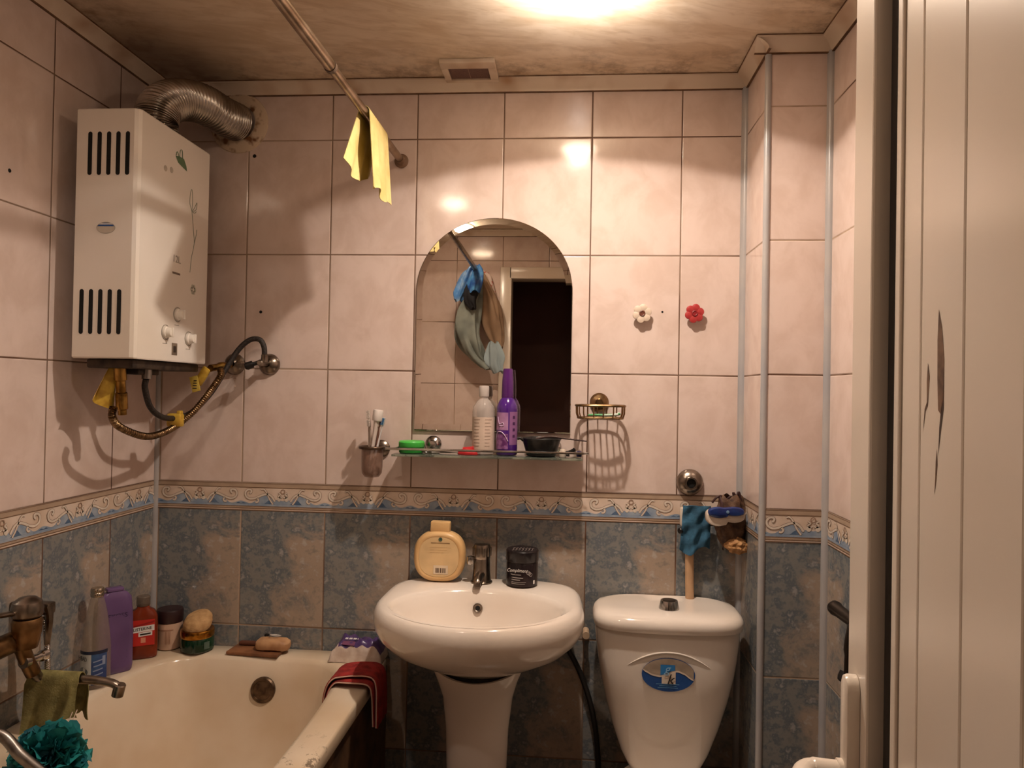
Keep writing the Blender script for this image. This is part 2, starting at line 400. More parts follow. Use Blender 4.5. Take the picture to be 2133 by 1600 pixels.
hole([(.1985, zz(.318)), (.2015, zz(.303)), (.200, zz(.286)), (.199, zz(.272)), (.1955, zz(.266)), (.192, zz(.243)), (.194, zz(.268)), (.1975, zz(.276)), (.197, zz(.298))])
hole([(.2135, zz(.228)), (.2145, zz(.212)), (.213, zz(.195)), (.2105, zz(.18)), (.2115, zz(.20)), (.212, zz(.215))])
hd = bpy.data.objects.new('door_handle', None); COL.objects.link(hd); hd.parent = door; W['door_handle'] = W['door_1']
HS = .036; ht = -.022
b = BM(); ring = []
for i in range(33):
    a = PI*i/32; ring.append((HS-.0145*math.cos(a), ht-.0145+.0145*math.sin(a)))
ring += [(HS+.0145, ht-.225)] + [(HS+.0145*math.cos(a), ht-.225-.0145*math.sin(a)) for a in [PI*i/16 for i in range(1, 16)]] + [(HS-.0145, ht-.225)]
loft(b, [[dp(s, o, z) for s, z in [(HS+(s-HS)*k, ht-.12+(z-ht+.12)*(1-(1-k)*.12)) for s, z in ring]] for o, k in ((.0005, 1), (.009, 1), (.0125, .9), (.0135, .75))]); obj('escutcheon', b, PVC, hd)
b = BM(); zl = -.128
tube(b, smooth([dp(HS, .012, zl), dp(HS, .030, zl), dp(HS, .046, zl), dp(HS+.010, .056, zl-.001), dp(HS+.030, .059, zl-.002), dp(HS+.07, .058, zl-.003), dp(HS+.125, .057, zl-.003)], 8), lambda t: .0115 if t > .3 else .0125, 20, flat=.9)
lathe(b, [(.0135, 0), (.0135, .006), (.0128, .0065)], dp(HS, .0125, zl), DN); obj('lever', b, PVC, hd)

# ------------------------------------------------------------------ light
def lamp(c, power, label):
    zc = ZC-.0122; x, y = c
    t = thing('ceiling_spotlight', label, 'ceiling light', (x, y, ZC))
    b = BM(); lathe(b, [(.068, .0115), (.068, .009), (.062, .006), (.060, .0115)], (x, y, zc), seg=40, cap=False); obj('mounting_ring', b, mat('lamp_cup', (226, 214, 198), .3), t)
    b = BM(); torus(b, (x, y, zc), .050, .0125, seg=20, s2=6); obj('glass_ring', b, mat('lamp_glass_ring', (255, 232, 206), .2, emit=LENS), t)
    b = BM(); lathe(b, [(.040, .0115), (.030, .0105), (.001, .0100)], (x, y, zc), seg=40, cap=False); obj('lens', b, mat('lamp_lens_glow', (255, 238, 216), .3, emit=LENS), t)
    t.children[-1].data.materials[0].cycles.emission_sampling = 'NONE'
    t.children[-2].data.materials[0].cycles.emission_sampling = 'NONE'
    pl = bpy.data.lights.new('ceiling_fill', 'SPOT'); pl.energy = power*.21; pl.color = (1, .90, .82); pl.shadow_soft_size = .03; pl.spot_size = math.radians(164); pl.spot_blend = .35  # added upward-facing spot below the lamp, brightens the ceiling around it
    o = bpy.data.objects.new('ceiling_fill', pl); COL.objects.link(o); o.location = (x, y+.03, zc-.075); o.rotation_euler = (PI, 0, 0)
    ld = bpy.data.lights.new('spot_beam', 'SPOT'); ld.energy = power; ld.color = (1, .865, .745); ld.spot_size = 2*math.atan(1/.345); ld.spot_blend = .07; ld.shadow_soft_size = .018
    ld.use_nodes = True; nl = ld.node_tree; em = nl.nodes['Emission']          # discs throw less light sideways than straight down
    gi = nl.nodes.new('ShaderNodeNewGeometry'); sx = nl.nodes.new('ShaderNodeSeparateXYZ'); nl.links.new(gi.outputs['Incoming'], sx.inputs[0])
    k = G(nl, sx.outputs[2])._m('ABSOLUTE')._m('POWER', 1.0)*1.0; nl.links.new(k.o, em.inputs['Strength'])
    o = bpy.data.objects.new('spot_beam', ld); COL.objects.link(o); o.location = (x, y, zc)
LENS = 40
lamp(L1, 54, 'glowing round ceiling lamp above the sink, cut by the top edge of the photo')
lamp(L2, 10, 'round ceiling lamp near the door, seen only as reflections in the tiles')
wd = bpy.data.worlds.new('World'); SC.world = wd; wd.use_nodes = True
wd.node_tree.nodes['Background'].inputs[0].default_value = (.9, .7, .5, 1); wd.node_tree.nodes['Background'].inputs[1].default_value = .02
# ------------------------------------------------------------------ big fixtures
def srk(t, n):                                        # superellipse direction factor
    c, s = abs(math.cos(t)), abs(math.sin(t)); return (c**n+s**n)**(-1/n)
# --- wash basin
BX, BY = .232, -.235
def brim(sx, sy, z, cy=BY, n=64):
    r = []
    for i in range(n):
        t = 2*PI*i/n; k = srk(t, 2 if math.sin(t) < 0 else 2+2.2*min(1, math.sin(t)*2))
        r.append(V(BX+sx*k*math.cos(t), min(-.003, cy+sy*k*math.sin(t)), z))
    return r
def bell(sx, sy, z, cy, n=64): return [V(BX+sx*math.cos(2*PI*i/n), cy+sy*math.sin(2*PI*i/n), z) for i in range(n)]
basin = thing('wash_basin', 'oval white ceramic wash basin on a pedestal, below the mirror', 'wash basin', (BX, BY, -.40))
b = BM()
loft(b, [brim(.09, .085, -.425, -.20), brim(.125, .12, -.405, -.21), brim(.175, .165, -.38, -.22), brim(.222, .20, -.352), brim(.248, .222, -.328), brim(.260, .232, -.305), brim(.2635, .2345, -.285),
         brim(.262, .233, -.268), brim(.255, .227, -.254), brim(.247, .220, -.2475), brim(.236, .210, -.2455),
         bell(.220, .168, -.2465, -.285), bell(.213, .162, -.250, -.285), bell(.206, .155, -.259, -.285), bell(.196, .146, -.285, -.284), bell(.178, .130, -.325, -.280), bell(.135, .10, -.362, -.270), bell(.07, .055, -.382, -.262), bell(.022, .022, -.386, -.26)])
obj('bowl', b, WHITE, basin, ang=60)
b = BM(); c = V(.217, -.1445, -.293); d = V(0, -1, .38).normalized(); lathe(b, [(.0065, -.004), (.0065, .0005), (.0105, .002), (.0128, .0012), (.0132, -.003)], c, d, 28, cap=False); torus(b, c+d*.001, .0105, .0022, d); obj('overflow_ring', b, CHROMEB, basin)
b = BM(); lathe(b, [(.0085, -.002), (.0085, .0004)], c, d, 24); obj('overflow_hole', b, DARKHOLE, basin)
b = BM(); lathe(b, [(.019, 0), (.019, .002), (.012, .003), (.010, .001)], (BX, -.26, -.385), seg=24); obj('drain', b, CHROMEB, basin)
# --- pedestal
b = BM(); n = 48; rings = []
for z, a, e in ((-1.078, .105, .10), (-1.05, .10, .095), (-.95, .086, .083), (-.80, .077, .076), (-.66, .0755, .075), (-.56, .079, .076), (-.48, .089, .082), (-.43, .104, .092), (-.392, .120, .104), (-.386, .121, .105)):
    rings.append([V(BX+a*math.cos(2*PI*i/n), -.232+e*math.sin(2*PI*i/n), z - (.030*max(0, -math.sin(2*PI*i/n))**1.2 if z > -.44 else 0)) for i in range(n)])
for z, a, e in ((-.386, .114, .098), (-.44, .094, .084), (-.52, .074, .07)):
    rings.append([V(BX+a*math.cos(2*PI*i/n), -.232+e*math.sin(2*PI*i/n), z - (.030*max(0, -math.sin(2*PI*i/n))**1.2 if z > -.44 else 0)) for i in range(n)])
loft(b, rings); obj('basin_pedestal', b, WHITE, None, 'tapering white ceramic pedestal under the wash basin', 'pedestal', ang=60)
# --- tap on the basin
tap = thing('basin_tap', 'short tarnished metal tap standing on the back of the wash basin', 'tap', (.216, -.062, -.2465))
b = BM(); lathe(b, [(.030, 0), (.030, .004), (.026, .008), (.0235, .03), (.0225, .062), (.0215, .066)], (.216, -.062, -.2465)); obj('tap_body', b, CHROMEB, tap)
b = BM(); tube(b, smooth([(.216, -.072, -.222), (.2145, -.10, -.221), (.213, -.125, -.228), (.2125, -.132, -.238)], 6), lambda t: .0125-.003*t, 16); obj('spout', b, CHROMEB, tap)
b = BM(); lathe(b, [(.0225, .067), (.0235, .072), (.0235, .098), (.021, .105), (.006, .107)], (.216, -.062, -.2465)); 
for k in range(10):
    a = 2*PI*k/10; tube(b, [(.216+.0235*math.cos(a), -.062+.0235*math.sin(a), -.172), (.216+.0235*math.cos(a), -.062+.0235*math.sin(a), -.149)], .003, 8)
obj('handle_knob', b, CHROMEB, tap)
b = BM(); tube(b, [(.205, -.066, -.186), (.19, -.07, -.186)], .007, 12); lathe(b, [(.004, -.012), (.011, -.010), (.0125, 0), (.011, .010), (.004, .012)], (.187, -.072, -.184), seg=20); obj('side_lever', b, CHROME, tap)
# --- toilet cistern
TX = .7125
def tw(z): 
    P = [(-.70, .093), (-.655, .115), (-.58, .140), (-.51, .158), (-.44, .1725), (-.40, .179), (-.36, .184), (-.322, .187)]
    for (za, wa), (zb, wb) in zip(P, P[1:]):
        if z <= zb: return wa+(wb-wa)*(z-za)/(zb-za)
    return P[-1][1]
def tring(wd, dep, z, n=72, ex=3.6, yb=-.006):
    r = []
    for i in range(n):
        t = 2*PI*i/n; k = srk(t, ex); r.append(V(TX+wd*k*math.cos(t), (yb-dep/2)+dep/2*k*math.sin(t)*(1 if math.sin(t) > 0 else 1+.06*(1-abs(math.cos(t)))), z))
    return r
def tfront(x, z): 
    w = tw(z); d = tdep(z); q = min(.98, abs(x-TX)/w); s = (1-q**3.6)**(1/3.6); return (-.006-d/2)-d/2*s*(1+.06*(1-q))
def tdep(z): return .188 if z > -.45 else .188-.05*((-.45-z)/.25)
wc = thing('toilet', 'white close-coupled toilet with a blue oval sticker on its cistern', 'toilet', (TX, -.30, ZF))
b = BM(); zs = [-.70, -.68, -.655, -.62, -.58, -.545, -.51, -.475, -.44, -.40, -.36, -.34, -.3225]
loft(b, [tring(tw(-.70)*.6, .09, -.712)]+[tring(tw(z), tdep(z), z) for z in zs]); obj('cistern', b, WHITE, wc, ang=60)
b = BM(); loft(b, [tring(.184, .184, -.3205), tring(.190, .199, -.3195), tring(.193, .203, -.308), tring(.192, .202, -.296), tring(.187, .194, -.286), tring(.178, .180, -.280), tring(.155, .15, -.277), tring(.14, .13, -.2775), tring(.06, .06, -.278)]); obj('cistern_lid', b, WHITE, wc, ang=60)
btn = None
b = BM(); lathe(b, [(.0265, -.001), (.0262, .004), (.0225, .019), (.0215, .022)], (.7165, -.128, -.278), seg=32); btn = obj('flush_button', b, CHROME, wc)
b = BM(); lathe(b, [(.0175, .019), (.0175, .0225), (.015, .0235)], (.7165, -.128, -.278), seg=28); obj('button_top', b, mat('button_dark', (60, 50, 44), .35, .6), btn)
b = BM(); q = []
for i in range(25):
    t = i/24; x = TX-.003+(t-.5)*.205; z = -.405+.038*(1-(2*t-1)**2)-.0
    q.append(V(x, tfront(x, z)-.0002, z))
tube(b, q, lambda t: .0006+.0042*math.sin(PI*t)**.6, 12, flat=.5); obj('embossed_arch', b, WHITE, wc)
# sticker
stk = bpy.data.objects.new('oval_sticker', None); COL.objects.link(stk); stk.parent = wc; W['oval_sticker'] = W['toilet']
LX, LZ, LA, LB = .7075, -.4225, .066, .042
def sp_(u, v, k): return V(LX+u*LA, tfront(LX, LZ-.01)-.0010-.0004*k, LZ+v*LB)
def spoly(nm, pts, k, m, par=None):
    b = BM(); poly(b, [sp_(u, v, k) for u, v in pts]); return obj(nm, b, m, par or wc)
SB = mat('sticker_blue', (38, 78, 142), .3); SLB = mat('sticker_bright_blue', (52, 124, 186), .3); SG = mat('sticker_silver', (150, 134, 118), .3, c2=(176, 156, 136), ns=30); SW = mat('sticker_white', (224, 206, 188), .3)
COL.objects.unlink(stk); bpy.data.objects.remove(stk)
ell = [(math.cos(2*PI*i/48), math.sin(2*PI*i/48)) for i in range(48)]
stk = spoly('oval_sticker', ell, 0, SB); stk['label'] = 'blue oval sticker'
def wave(u): return .12*math.sin((u+.15)*-2.6)
up_ = [(math.cos(PI*i/24)*.95, math.sin(PI*i/24)*.95) for i in range(25)]
us = [-.95+1.9*i/24 for i in range(25)]
WQ = [(-1, .30), (-.86, .14), (-.6, -.06), (-.32, -.14), (-.05, .0), (.16, .18), (.36, .20), (.6, .06), (.82, -.18), (1, -.38)]
def wv(u):
    for (a, x), (c, y_) in zip(WQ, WQ[1:]):
        if u <= c: k = (u-a)/(c-a); k = k*k*(3-2*k)*.5+k*.5; return x+(y_-x)*k
    return WQ[-1][1]
def clip(u, v): 
    m = .96*math.sqrt(max(0, 1-u*u)); return (u, max(-m, min(m, v)))
W2 = stk
spoly('upper_field', [clip(u, wv(u)+.06) for u in us]+[clip(u, 2) for u in reversed(us)], 1, SG, stk)
spoly('white_wave', [clip(u, wv(u)-.02) for u in us]+[clip(u, wv(u)+.08) for u in reversed(us)], 2, SW, stk)
spoly('blue_square', [(-.30, -.04), (-.1, .06), (.1, .22), (.25, .28), (.25, .60), (-.30, .60)], 3, SLB, stk)
spoly('white_square', [(-.25, -.52), (.27, -.52), (.27, .20), (.12, .16), (-.05, .0), (-.25, -.12)], 4, SW, stk)
text('script_letter', 'k', .036, sp_(.06, -.26, 9), (1, 0, 0), (0, 0, 1), INKD, stk, shear=.3)
text('script_letter', 'g', .030, sp_(-.06, .36, 9), (1, 0, 0), (0, 0, 1), mat('sticker_pale', (150, 190, 220), .3), stk, shear=.3)
for k, (w, v) in enumerate(((.46, -.56), (.34, -.66), (.40, -.77))): spoly('fine_print', [(-w, v), (w*.9, v), (w*.9, v+.035), (-w, v+.035)], 5, mat('sticker_print', (110, 160, 200), .3), stk)
# bowl of the toilet, below the frame
def oval(a, f, bk, z, cy=-.40, n=48): return [V(TX+a*math.cos(2*PI*i/n), cy+(f if math.sin(2*PI*i/n) < 0 else bk)*math.sin(2*PI*i/n), z) for i in range(n)]
b = BM(); loft(b, [oval(.11, .16, .22, -1.078), oval(.105, .15, .21, -1.03), oval(.10, .15, .2, -.92), oval(.14, .2, .24, -.80), oval(.178, .245, .33, -.715), oval(.182, .25, .34, -.70), oval(.165, .23, .16, -.699), oval(.14, .2, .14, -.705), oval(.11, .15, .1, -.80), oval(.05, .06, .05, -.87)]); obj('toilet_bowl', b, WHITE, wc, ang=60)
b = BM(); loft(b, [oval(.185, .252, .17, -.698), oval(.187, .255, .172, -.688), oval(.18, .248, .168, -.680), oval(.1, .14, .1, -.678)]); obj('seat_cover', b, PVC, wc, ang=60)
# --- bath
TXC, TYC, TA, TB = -.403, -.93, .357, .925
def ti(a, bq, n, z, cx=TXC, cy=TYC, N=180):
    r = []
    for i in range(N):
        t = 2*PI*i/N; t = t; c, s = math.cos(t), math.sin(t); k = ((abs(c)/1)**n+(abs(s)/1)**n)**(-1/n); r.append(V(cx+a*k*c, cy+bq*k*s, z))
    return r
tub = thing('bathtub', 'cream enamelled bathtub along the left wall, with worn stained rim', 'bathtub', (TXC, TYC, ZF))
ICX, IA, ICY, IB = -.408, .284, -.885, .805
b = BM()
loft(b, [ti(TA-.003, TB-.003, 30, -.512), ti(TA, TB, 30, -.507), ti(TA, TB, 30, -.480), ti(TA-.002, TB-.002, 30, -.4745), ti(TA-.007, TB-.007, 30, -.472),
         ti(IA+.008, IB+.008, 6.5, -.472, ICX, ICY), ti(IA, IB, 6, -.4755, ICX, ICY), ti(IA-.006, IB-.007, 6, -.484, ICX, ICY), ti(IA-.014, IB-.018, 5.5, -.53, ICX, ICY), ti(IA-.03, IB-.04, 5, -.62, ICX, ICY), ti(IA-.05, IB-.075, 4.5, -.74, ICX, ICY), ti(IA-.08, IB-.12, 4, -.82, ICX, ICY), ti(IA-.13, IB-.2, 3, -.85, ICX, ICY), ti(.05, .2, 2.4, -.858, ICX, ICY)], cap0=False)
m_tub, nt, pb = new('bath_enamel_stained')
ge = nt.nodes.new('ShaderNodeNewGeometry'); sp = nt.nodes.new('ShaderNodeSeparateXYZ'); nt.links.new(ge.outputs['Position'], sp.inputs[0])
x, y, z = (G(nt, sp.outputs[i]) for i in range(3)); z = z-Z0
P_ = ge.outputs['Position']
c = mixc(nt, noise(nt, P_, 3, 4).ss(.4, .75), (226, 208, 184), (206, 180, 148))
chip = (z+.484).gt(0)*(x+.128).gt(0)*((y*-1-.45).ss(.0, .25))*noise(nt, P_, 28, 6, .75).ss(.55, .60)
c = mixc(nt, chip*.9, c, (66, 48, 36))
nt.links.new(c, pb.inputs['Base Color']); pb.inputs['Roughness'].default_value = .2; pb.inputs['Coat Weight'].default_value = .2
obj('tub_shell', b, m_tub, tub, ang=50)
b = BM(); c0 = V(-.3775, -.1045, -.5535); d0 = V(0, -1, .17).normalized()
lathe(b, [(.0345, -.004), (.0345, .004), (.031, .008), (.026, .0085), (.025, .0065), (.012, .0075), (.001, .008)], c0, d0, 36); obj('overflow_cover', b, mat('overflow_worn_metal', (112, 90, 70), .4, .8, c2=(70, 54, 42), ns=50), tub)
b = BM(); box(b, -.075, -.058, -1.85, -.002, ZF+.001, -.509)
obj('bath_apron', b, mat('bath_apron_dirty_tile', (96, 68, 46), .5, c2=(56, 38, 24), ns=14, bump=.2), None, 'dirty brown tiled apron closing the side of the bathtub', 'bath apron')
# ------------------------------------------------------------------ gas water heater on the left wall
HX0_, HX1_, HY0, HY1, HZ0, HZ1 = -.712, -.560, -.445, -.102, .340, .925
ht_ = thing('water_heater', 'white gas water heater with black vent slots, hanging on the left wall', 'water heater', (-.64, -.27, HZ0))
b = BM()
ring = [(HX0_, HY0), (HX1_-.012, HY0), (HX1_-.004, HY0+.004), (HX1_, HY0+.012), (HX1_, HY1-.012), (HX1_-.004, HY1-.004), (HX1_-.012, HY1), (HX0_, HY1)]
def rr(k, z): return [V(-.636+(x+.636)*k, -.2735+(y+.2735)*k, z) for x, y in ring]
loft(b, [rr(.985, HZ0), rr(1, HZ0+.003), rr(1, HZ1-.003), rr(.985, HZ1)]); obj('casing', b, HEATW, ht_, ang=20)
def slot(x, y0, z0, z1, r=.0052):
    b = BM(); pts = [V(x+r*math.cos(a), HY0-.0006, z1-r+r*math.sin(a)) for a in [PI*i/10 for i in range(11)]] + [V(x-r*math.cos(a), HY0-.0006, z0+r-r*math.sin(a)) for a in [PI*i/10 for i in range(11)]]
    poly(b, pts); obj('vent_slot', b, DARKHOLE, ht_)
for k in range(5): slot(-.679+.023*k, 0, .768, .870)
for k in range(5): slot(-.691+.023*k, 0, .396, .501)
b = BM(); lathe(b, [(.0225, 0), (.0225, .0006)], (-.6355, HY0, .6445), (0, -1, 0), 32, sx=1, sy=.57, ux=(1, 0, 0)); bd = obj('oval_badge', b, mat('badge_white', (206, 194, 178), .3), ht_)
b = BM(); torus(b, (-.6355, HY0-.0007, .6445), .0225, .0006, (0, -1, 0), sx=1, sy=.57, ux=(1, 0, 0)); obj('badge_outline', b, GREYG, bd)
b = BM(); poly(b, [V(-.6355+.0215*math.cos(a), HY0-.0009, .6445+.0115*math.sin(a)) for a in [PI*.10+PI*.8*i/12 for i in range(13)]]); obj('badge_blue_stripe', b, INKB, bd)
b = BM(); poly(b, [(-.652, HY0-.0012, .652), (-.619, HY0-.0012, .652), (-.619, HY0-.0012, .6545), (-.652, HY0-.0012, .6545)]); obj('badge_lettering', b, INKW, bd)
FX = HX1_
def knob(y, z):
    b = BM(); torus(b, (FX+.0005, y, z), .0185, .0011, (1, 0, 0), 36, 6); obj('dial_ring', b, GREYG, ht_)
    b = BM(); lathe(b, [(.0155, 0), (.0155, .004), (.0145, .006), (.0125, .007), (.0115, .015), (.0105, .0175), (.001, .018)], (FX, y, z), (1, 0, 0), 28); k = obj('control_knob', b, HEATW, ht_)
    b = BM(); box(b, FX+.014, FX+.0215, y-.003, y+.003, z-.012, z+.012, .001); obj('knob_grip', b, HEATW, k)
    b = BM(); box(b, FX, FX+.0006, y-.012, y+.008, z-.0285, z-.0268); obj('dial_caption', b, GREYG, ht_)
knob(-.262, .462); knob(-.315, .412); knob(-.205, .404)
b = BM(); box(b, FX, FX+.0012, -.2855, -.2605, .357, .388, .0006); dsp = obj('display_window', b, mat('display_grey', (128, 112, 96), .3), ht_)
b = BM(); box(b, FX+.0012, FX+.0018, -.279, -.267, .364, .380); obj('display_digit', b, mat('display_dark', (60, 48, 40), .3), dsp)
text('capacity_lettering', '12L', .026, (FX+.0008, -.272, .602), (0, 1, 0), (0, 0, 1), GREYG, ht_)
b = BM(); box(b, FX, FX+.0006, -.290, -.254, .564, .569); obj('type_strip', b, mat('strip_brown', (120, 104, 90), .4), ht_)
def stroke(nm, pts, r, m, n=6):
    b = BM(); q = smooth([V(FX+.0004, y, z) for y, z in pts], n); tube(b, q, r, 6); return obj(nm, b, m, ht_)
b = BM(); poly(b, [V(FX+.0006, y, z) for y, z in ((-.288, .864), (-.276, .850), (-.232, .840), (-.236, .853), (-.248, .868), (-.268, .868))]); lg = obj('green_logo', b, INKG, ht_)
b = BM(); q = smooth([V(FX+.0009, y, z) for y, z in ((-.270, .866), (-.267, .884), (-.258, .886), (-.255, .868))], 5); tube(b, q, .0008, 6); q = smooth([V(FX+.0009, y, z) for y, z in ((-.286, .866), (-.282, .876), (-.275, .87), (-.272, .862))], 5); tube(b, q, .0008, 6); obj('logo_loop', b, INKG, lg)
for yy, zz_ in ((-.332, .818), (-.305, .822)):
    b = BM(); lathe(b, [(.0075, 0), (.0075, .0005)], (FX, yy, zz_), (1, 0, 0), 16); obj('round_mark', b, mat('mark_pale', (196, 186, 172), .4), ht_)
SPR = mat('sprig_grey_green', (150, 152, 134), .4)
for pts in ([(-.203, .742), (-.214, .762), (-.212, .79), (-.205, .80), (-.201, .775), (-.203, .742)], [(-.203, .742), (-.19, .755), (-.178, .772), (-.182, .752), (-.203, .742)], [(-.203, .742), (-.188, .742), (-.18, .748)], [(-.203, .742), (-.194, .70), (-.188, .66), (-.20, .62), (-.206, .58)], [(-.188, .66), (-.18, .68), (-.176, .70)]): stroke('floral_print', pts, .0009, SPR)
b = BM()
for k in range(6):
    a = 2*PI*k/6; lathe(b, [(.006, 0), (.006, .0005)], (FX, -.187+.009*math.cos(a), .537+.009*math.sin(a)), (1, 0, 0), 10)
obj('floral_print', b, mat('sprig_faint', (196, 192, 174), .4), ht_)
b = BM(); box(b, -.69, -.575, -.425, -.12, HZ0-.022, HZ0-.001, .004); box(b, -.66, -.60, -.36, -.27, HZ0-.035, HZ0-.02, .003); obj('burner_base', b, mat('burner_dirty', (70, 56, 44), .6, .3, c2=(36, 28, 22), ns=40), ht_)
for zz_ in (.80, .40):
    b = BM(); box(b, XL+.0005, HX0_, -.36, -.18, zz_, zz_+.035); obj('mounting_bracket', b, STEEL, ht_)
b = BM(); lathe(b, [(.014, 0), (.014, -.03), (.011, -.032), (.011, -.06), (.0135, -.062), (.0135, -.10), (.010, -.104), (.010, -.115)], (-.632, -.385, HZ0-.02), (.02, -.16, 1), 20); obj('water_inlet', b, BRASS, ht_)
b = BM(); lathe(b, [(.012, 0), (.012, -.025)], (-.60, -.325, HZ0-.02), seg=20); obj('gas_inlet', b, STEEL, ht_)
b = BM(); sheet(b, lambda u, v: V(-.650+.010*math.sin(u*5+v)-.018*v, -.375-.05*(u-.2)*v-.012*u, HZ0-.022-.105*v+.03*u*v), 8, 8); thicken(b, .001); obj('yellow_tape', b, YELLOW, ht_)

# flue duct
du_ = thing('flue_duct', 'flexible silver exhaust duct bending from the water heater into the back wall', 'duct', (-.636, -.30, HZ1))
P_ = smooth([(-.612, -.290, .927), (-.612, -.292, .952), (-.608, -.275, .994), (-.594, -.220, 1.034), (-.570, -.145, 1.053), (-.545, -.07, 1.047), (-.531, -.012, 1.050)], 60)
b = BM(); tube(b, P_, lambda t: .0515+.0028*math.sin(t*2*PI*44), 36); obj('corrugated_pipe', b, ALU, du_, ang=80)
b = BM(); c = V(-.531, -.0005, 1.052); lathe(b, [(.050, .001), (.052, .010), (.058, .0105), (.080, .007), (.0865, .004), (.088, 0)], c, (0, -1, 0), 56, cap=False)
obj('wall_rosette', b, mat('rusty_white_rosette', (206, 184, 158), .5, c2=(116, 76, 44), ns=34, lo=.52, hi=.66), du_)

# hoses and valves
b = BM(); Q = smooth([(-.634, -.402, .226), (-.634, -.408, .205), (-.630, -.385, .178), (-.620, -.31, .152), (-.622, -.235, .150), (-.612, -.165, .170), (-.575, -.135, .213), (-.540, -.115, .270), (-.524, -.095, .310), (-.530, -.085, .330)], 40)
tube(b, Q, lambda t: .0085+.0011*math.sin(t*2*PI*105), 12); obj('metal_hose', b, mat('corrugated_hose', (150, 124, 92), .3, 1, c2=(104, 80, 56), ns=60), None, 'corrugated brass-coloured hose drooping from the heater to the yellow valve', 'hose', ang=80)
b = BM(); Q = smooth([(-.602, -.325, HZ0-.045), (-.608, -.318, .27), (-.612, -.285, .222), (-.615, -.225, .196), (-.612, -.16, .192), (-.585, -.13, .208), (-.545, -.105, .262), (-.515, -.075, .335), (-.488, -.062, .386), (-.458, -.058, .413), (-.430, -.058, .414), (-.418, -.056, .395), (-.416, -.054, .368)], 16)
tube(b, Q, .0075, 14); ho = obj('braided_hose', b, mat('braided_black_hose', (58, 50, 46), .45, .3, c2=(30, 26, 24), ns=260, bump=.4, bs=500), None, 'black braided hose looping up from the heater to the right wall valve', 'hose')
b = BM(); box(b, -.634, -.594, -.176, -.150, .168, .204, .006); box(b, -.607, -.597, -.172, -.155, .20, .212, .002); obj('cable_tie', b, YELLOW, None, 'yellow tape tying the black hose and the metal hose together', 'tape')
def rosette(nm, c, r, d, m=CHROMEB):
    b = BM(); lathe(b, [(.008, .0), (.009, .022), (r*.45, .020), (r*.8, .012), (r, .003), (r, 0)], c, d, 32); return b
gv = thing('gas_valve', 'yellow-handled valve on a round chrome wall plate under the heater', 'valve', (-.535, -.001, .348))
obj('wall_plate', rosette('', (-.528, -.001, .345), .031, (0, -1, 0)), CHROMEB, gv)
b = BM(); lathe(b, [(.009, 0), (.009, .03), (.0125, .031), (.0125, .046), (.010, .05), (.010, .085)], (-.532, -.02, .342), (-.22, -1, -.15), 18); obj('valve_body', b, BRASS, gv)
b = BM(); t_ = BM(); box(b, -.012, .012, -.006, .006, -.045, .010, .004); bmesh.ops.rotate(b, verts=b.verts, matrix=Matrix.Rotation(.55, 3, 'Y')); bmesh.ops.translate(b, verts=b.verts, vec=(-.566, -.098, .322)); obj('yellow_lever', b, YELLOW, gv)
b = BM(); box(b, -.012, .012, -.001, .001, -.022, .022, .0008); bmesh.ops.rotate(b, verts=b.verts, matrix=Matrix.Rotation(-.25, 3, 'Y')); bmesh.ops.translate(b, verts=b.verts, vec=(-.592, -.106, .285)); tg = obj('paper_tag', b, mat('yellow_tag', (214, 182, 78), .6), gv)
b = BM()
for k in range(4): box(b, -.598+.001*k, -.586, -.1078, -.1072, .272+.007*k, .2745+.007*k)
obj('tag_print', b, INKD, tg)
wv_ = thing('wall_valve', 'chrome angle valve with black handle at the end of the black hose', 'valve', (-.425, -.001, .348))
obj('wall_plate', rosette('', (-.423, -.001, .346), .031, (0, -1, 0)), CHROMEB, wv_)
b = BM(); lathe(b, [(.009, 0), (.009, .052), (.006, .056)], (-.423, -.018, .348), (0, -1, 0), 18); lathe(b, [(.0085, 0), (.0095, .001), (.0095, .022)], (-.416, -.054, .350), (0, 0, 1), 16); obj('valve_body', b, CHROMEB, wv_)
b = BM(); lathe(b, [(.006, 0), (.006, .022), (.0105, .023), (.0115, .04), (.008, .046)], (-.425, -.056, .352), (-.9, -.3, -.35), 14); obj('black_handle', b, BLACK, wv_)
# screw holes left in the tiles
def plug(c, d, lab, r=.0045):
    b = BM(); lathe(b, [(r, 0), (r*.8, .0012), (r*.3, .0006)], c, d, 14); obj('screw_hole', b, DARKHOLE, None, lab, 'screw hole')
plug((-.762, -.586, .736), (1, 0, 0), 'small dark screw hole in the left wall beside the heater')
plug((-.483, 0, .956), (0, -1, 0), 'small dark screw hole just below the exhaust rosette', .0055)
plug((-.454, 0, .499), (0, -1, 0), 'small dark screw hole above the wall valves')
plug((.703, 0, .510), (0, -1, 0), 'tiny screw hole between the two flower hooks', .003)

